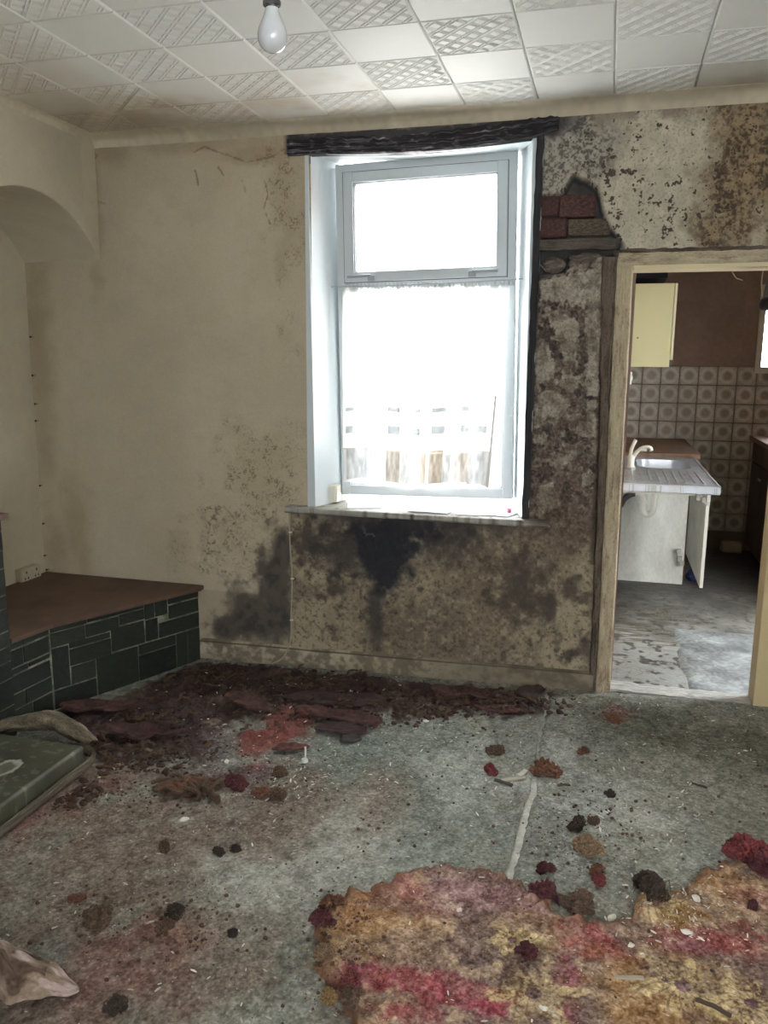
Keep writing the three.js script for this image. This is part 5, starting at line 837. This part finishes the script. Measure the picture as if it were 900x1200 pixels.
  tag(mesh('felt_flap', fl, texMat(fb, 0.95, 0.005, { side: THREE.DoubleSide })), 'folded hump of stained felt lying in the bottom left corner', 'felt flap');
  // little things lying about
  const [wx, wz] = fp(358, 893), stub = thing('white_stub', 'small white plastic screw standing on the left felt behind the wool clumps', 'screw', [wx, surfY(wx, wz), wz]);
  mesh('screw_head', new THREE.CylinderGeometry(0.012, 0.014, 0.012, 16).translate(0, 0.012, 0.01), P(0xd8dad8, 0.5), stub); mesh('screw_shank', new THREE.CylinderGeometry(0.004, 0.004, 0.045, 10).translate(0, 0.04, 0), P(0xe6e8e6, 0.5), stub);
  for (const [px, py, w, h, d, turn, label, hex] of [[600, 915, 0.10, 0.006, 0.014, 0.6, 'long pale wood splinter by the clump on the floor seam', 0xb8b2a2], [590, 920, 0.07, 0.006, 0.012, -0.3, 'dark wood splinter left of the floor seam', 0x4a423a], [612, 908, 0.06, 0.006, 0.016, 1.2, 'broken whitish splinter touching the floor seam', 0xc9c6ba], [660, 922, 0.05, 0.005, 0.010, 0.4, 'short dark splinter right of the floor seam', 0x4c463e], [818, 920, 0.06, 0.004, 0.008, -0.5, 'thin twig on the bare felt before the doorway', 0x3e3a32], [735, 1152, 0.07, 0.005, 0.010, 0.2, 'pale splinter lying on the carpet in the right foreground', 0xa39a88], [835, 1187, 0.08, 0.006, 0.010, -0.4, 'dark splinter on the carpet near the bottom right corner', 0x4a3e32], [735, 1040, 0.0, 0, 0, 0, '', 0]]) {
    if (!w) continue; const [x2, z2] = fp(px, py), m = mesh('wood_splinter', jitter(new THREE.BoxGeometry(w, h, d, 12, 2, 2), 0.012, 24, px), S(hex, 0.9)); m.position.set(x2, surfY(x2, z2) + h, z2); m.rotation.y = turn; tag(m, label, 'splinter');
  }
  const chips = [[499, 846, 'white plaster chip beside the torn dark carpet layers', 0.03], [215, 963, 'flat whitish plaster smear lump on the left felt', 0.035], [538, 1062 + 8, 'white plaster sliver on the upper part of the floral carpet', 0.02], [716, 1076, 'large white flake at the top edge of the carpet right of the brown clump', 0.03], [740, 1111, 'rounded white plaster crumb in the middle of the right carpet', 0.024], [638, 1186, 'white flake near the bottom edge of the carpet', 0.022], [816, 1058, 'white flake among splinters at the top right of the carpet', 0.035], [806, 1098, 'bright white flake on the red band of the carpet', 0.03], [266, 893, 'white crumb smear beside the small brown wool clump', 0.03]];
  chips.forEach(([px, py, label, s], i) => { const [x2, z2] = fp(px, py), m = mesh('plaster_chip', jitter(new THREE.IcosahedronGeometry(s / 2, 3).scale(1, 0.35, 0.6), 0.012, 60, i * 3), P(0xdedbd0, 0.9)); m.position.set(x2, surfY(x2, z2) + s * 0.1, z2); m.rotation.y = rr(0, 6); tag(m, label, 'plaster chip'); });
}
// crumbs nobody could count
function scatter(name, geo, mat, n, place, size, label, cat) {
  const im = new THREE.InstancedMesh(geo, mat, n), M = new THREE.Matrix4(), Q = new THREE.Quaternion(), E = new THREE.Euler(), C = new THREE.Color(); let k = 0, guard = 0;
  while (k < n && guard++ < n * 30) {
    const p = place(); if (!p) continue; const [x, z] = p, s = size();
    E.set(rr(-0.4, 0.4), rr(0, 6.28), rr(-0.4, 0.4)); Q.setFromEuler(E); M.compose(new THREE.Vector3(x, surfY(x, z) + s[1] * 0.3, z), Q, new THREE.Vector3(...s)); im.setMatrixAt(k, M); const v = rr(0.55, 1.1); im.setColorAt(k, C.setRGB(v, v * rr(0.92, 1), v * rr(0.85, 1))); k++;
  }
  im.count = k; im.name = name; im.castShadow = im.receiveShadow = true; im.userData = { kind: 'stuff', label, category: cat }; scene.add(im); return im;
}
const anyFloor = () => { const z = -3.7 + 2.5 * rnd() ** 1.0, x = rr(-2.0, 0.95); return carpetOK(x, z) ? [x, z] : null; };
const carpetOK = (x, z) => !(x < -1.82 && z > -2.6) && !(x < -2.0 && z < -2.6) && x - (-2.35 + (z + 2.98) * -0.48) > 0.1;
const crumbG = jitter(new THREE.IcosahedronGeometry(0.5, 2), 0.4, 2.3, 1), chipG = jitter(new THREE.IcosahedronGeometry(0.5, 1).scale(1, 0.3, 0.5), 0.3, 2.1, 5);
const near = (l, sx) => () => { const c = l[Math.floor(rnd() * l.length)], [x, z] = fp(c[0] + (rnd() + rnd() - 1) * c[2], c[1] + (rnd() + rnd() - 1) * c[3]); return carpetOK(x, z) && z < -1.1 ? [x, z] : null; };
scatter('plaster_crumbs', chipG, P(0xe2dfd4, 0.9), 2600, () => rnd() < 0.35 ? near([[720, 960, 130, 90], [800, 1070, 110, 50], [560, 900, 120, 80], [350, 900, 140, 50]])() : anyFloor(), () => { const s = 0.0024 + 0.011 * rnd() ** 4; return [s * 1.6, s, s]; }, 'fine white plaster crumbs scattered over the felt and carpet', 'crumbs');
scatter('wool_crumbs', crumbG, S(0x5c493c, 1), 2600, () => rnd() < 0.5 ? near([[190, 1080, 130, 60], [120, 930, 120, 30], [250, 900, 160, 60], [480, 830, 160, 20], [400, 1110, 60, 90], [690, 980, 90, 60]])() : anyFloor(), () => { const s = 0.003 + 0.010 * rnd() ** 3; return [s, s * 0.7, s]; }, 'dark brown wool crumbs scattered over the felt floor', 'crumbs');
scatter('rot_lumps', crumbG, S(0x4c382d, 1), 1900, near([[140, 850, 110, 34], [280, 810, 180, 30], [440, 830, 140, 26], [570, 824, 110, 18], [120, 890, 110, 20], [60, 930, 60, 20]]), () => { const s = 0.006 + 0.022 * rnd() ** 2.5; return [s * 1.3, s * 0.6, s]; }, 'dark red lumps of rotted carpet along the plinth and skirting', 'crumbs');
const stripG = ribbon([[-0.5, 0.05, 0], [-0.2, 0.16, 0.12], [0.1, 0.08, -0.1], [0.5, 0.04, 0.05]], 0.11, 0.07, 3);
scatter('rotten_strips', stripG, woolMats.brown, 420, near([[150, 850, 100, 30], [250, 830, 140, 40], [330, 800, 160, 16], [110, 880, 60, 16], [200, 885, 70, 14], [470, 825, 120, 22], [590, 828, 60, 12], [222, 925, 40, 16]]), () => { const s = 0.025 + 0.045 * rnd() ** 2; return [s, s * 0.8, s]; }, 'frayed brown strips of rotted carpet over the wet floor by the plinth', 'carpet strips');
const curl = tube([[-0.5, 0, 0], [-0.2, 0.18, 0.14], [0.15, 0.12, -0.14], [0.5, 0, 0.05]], 0.018, 8, 4);
scatter('loose_fibres', curl, S(0x9c7a50, 1), 2600, near([[430, 1070, 70, 46], [400, 1120, 60, 70], [440, 1150, 90, 60], [700, 1100, 230, 90], [780, 1060, 110, 30], [560, 1060, 150, 50], [200, 1080, 110, 50]]), () => { const s = 0.009 + 0.018 * rnd() ** 2; return [s, s, s]; }, 'loose tan wool fibres over the carpet remnant and left felt', 'fibres');
scatter('dark_fibres', curl, S(0x4a3428, 1), 1400, near([[120, 870, 130, 40], [250, 890, 160, 60], [420, 830, 160, 24], [600, 880, 120, 60], [190, 1080, 140, 80]]), () => { const s = 0.010 + 0.018 * rnd() ** 2; return [s, s * 0.8, s]; }, 'dark matted fibres over the wet felt by the plinth', 'fibres');
{ // straw like litter on the kitchen floor
  const [n] = [90], im = new THREE.InstancedMesh(curl, S(0x8c8470, 1), n), M = new THREE.Matrix4(), Q = new THREE.Quaternion(), E = new THREE.Euler();
  for (let k = 0; k < n; k++) { E.set(0, rr(0, 6.28), 0); Q.setFromEuler(E); const s = rr(0.03, 0.12); M.compose(new THREE.Vector3(rr(0.14, 0.62), 0.008, rr(-5.3, -4.0)), Q, new THREE.Vector3(s, s * 0.3, s)); im.setMatrixAt(k, M); }
  im.name = 'floor_litter'; im.userData = { kind: 'stuff', label: 'dry straw like litter on the kitchen floor inside the doorway', category: 'litter' }; scene.add(im);
}
// cobweb threads across the right of the window
for (const [a, b, label] of [[[600, 265, -3.9], [640, 318, -3.73], 'long slack cobweb thread slanting from window frame to the broken pier'], [[597, 487, -3.9], [615, 482, -3.77], 'short cobweb thread across the right window jamb']]) { const p = [...atZ(...a), a[2]], q = [...atZ(...b), b[2]]; tag(mesh('cobweb_thread', tube([p, [(p[0] + q[0]) / 2, (p[1] + q[1]) / 2 - 0.01, (p[2] + q[2]) / 2], q], 0.0007, 12, 4), P(0xe6e6e2, 0.8)), label, 'cobweb'); }

// ------------------------------------------------------------------ yard outside
{
  const yard = S(0xd6d3cc, 0.9);
  const y = struct(mesh('yard_ground', box(-9, -0.4, -12, 9, -0.25, -4.1), yard)); 
  const w = struct(mesh('wall_yard', box(-6, -0.25, -9.3, -0.3, 1.7, -9.1), S(0xe4e2dc, 0.9)));
}
renderer.render(scene, camera);
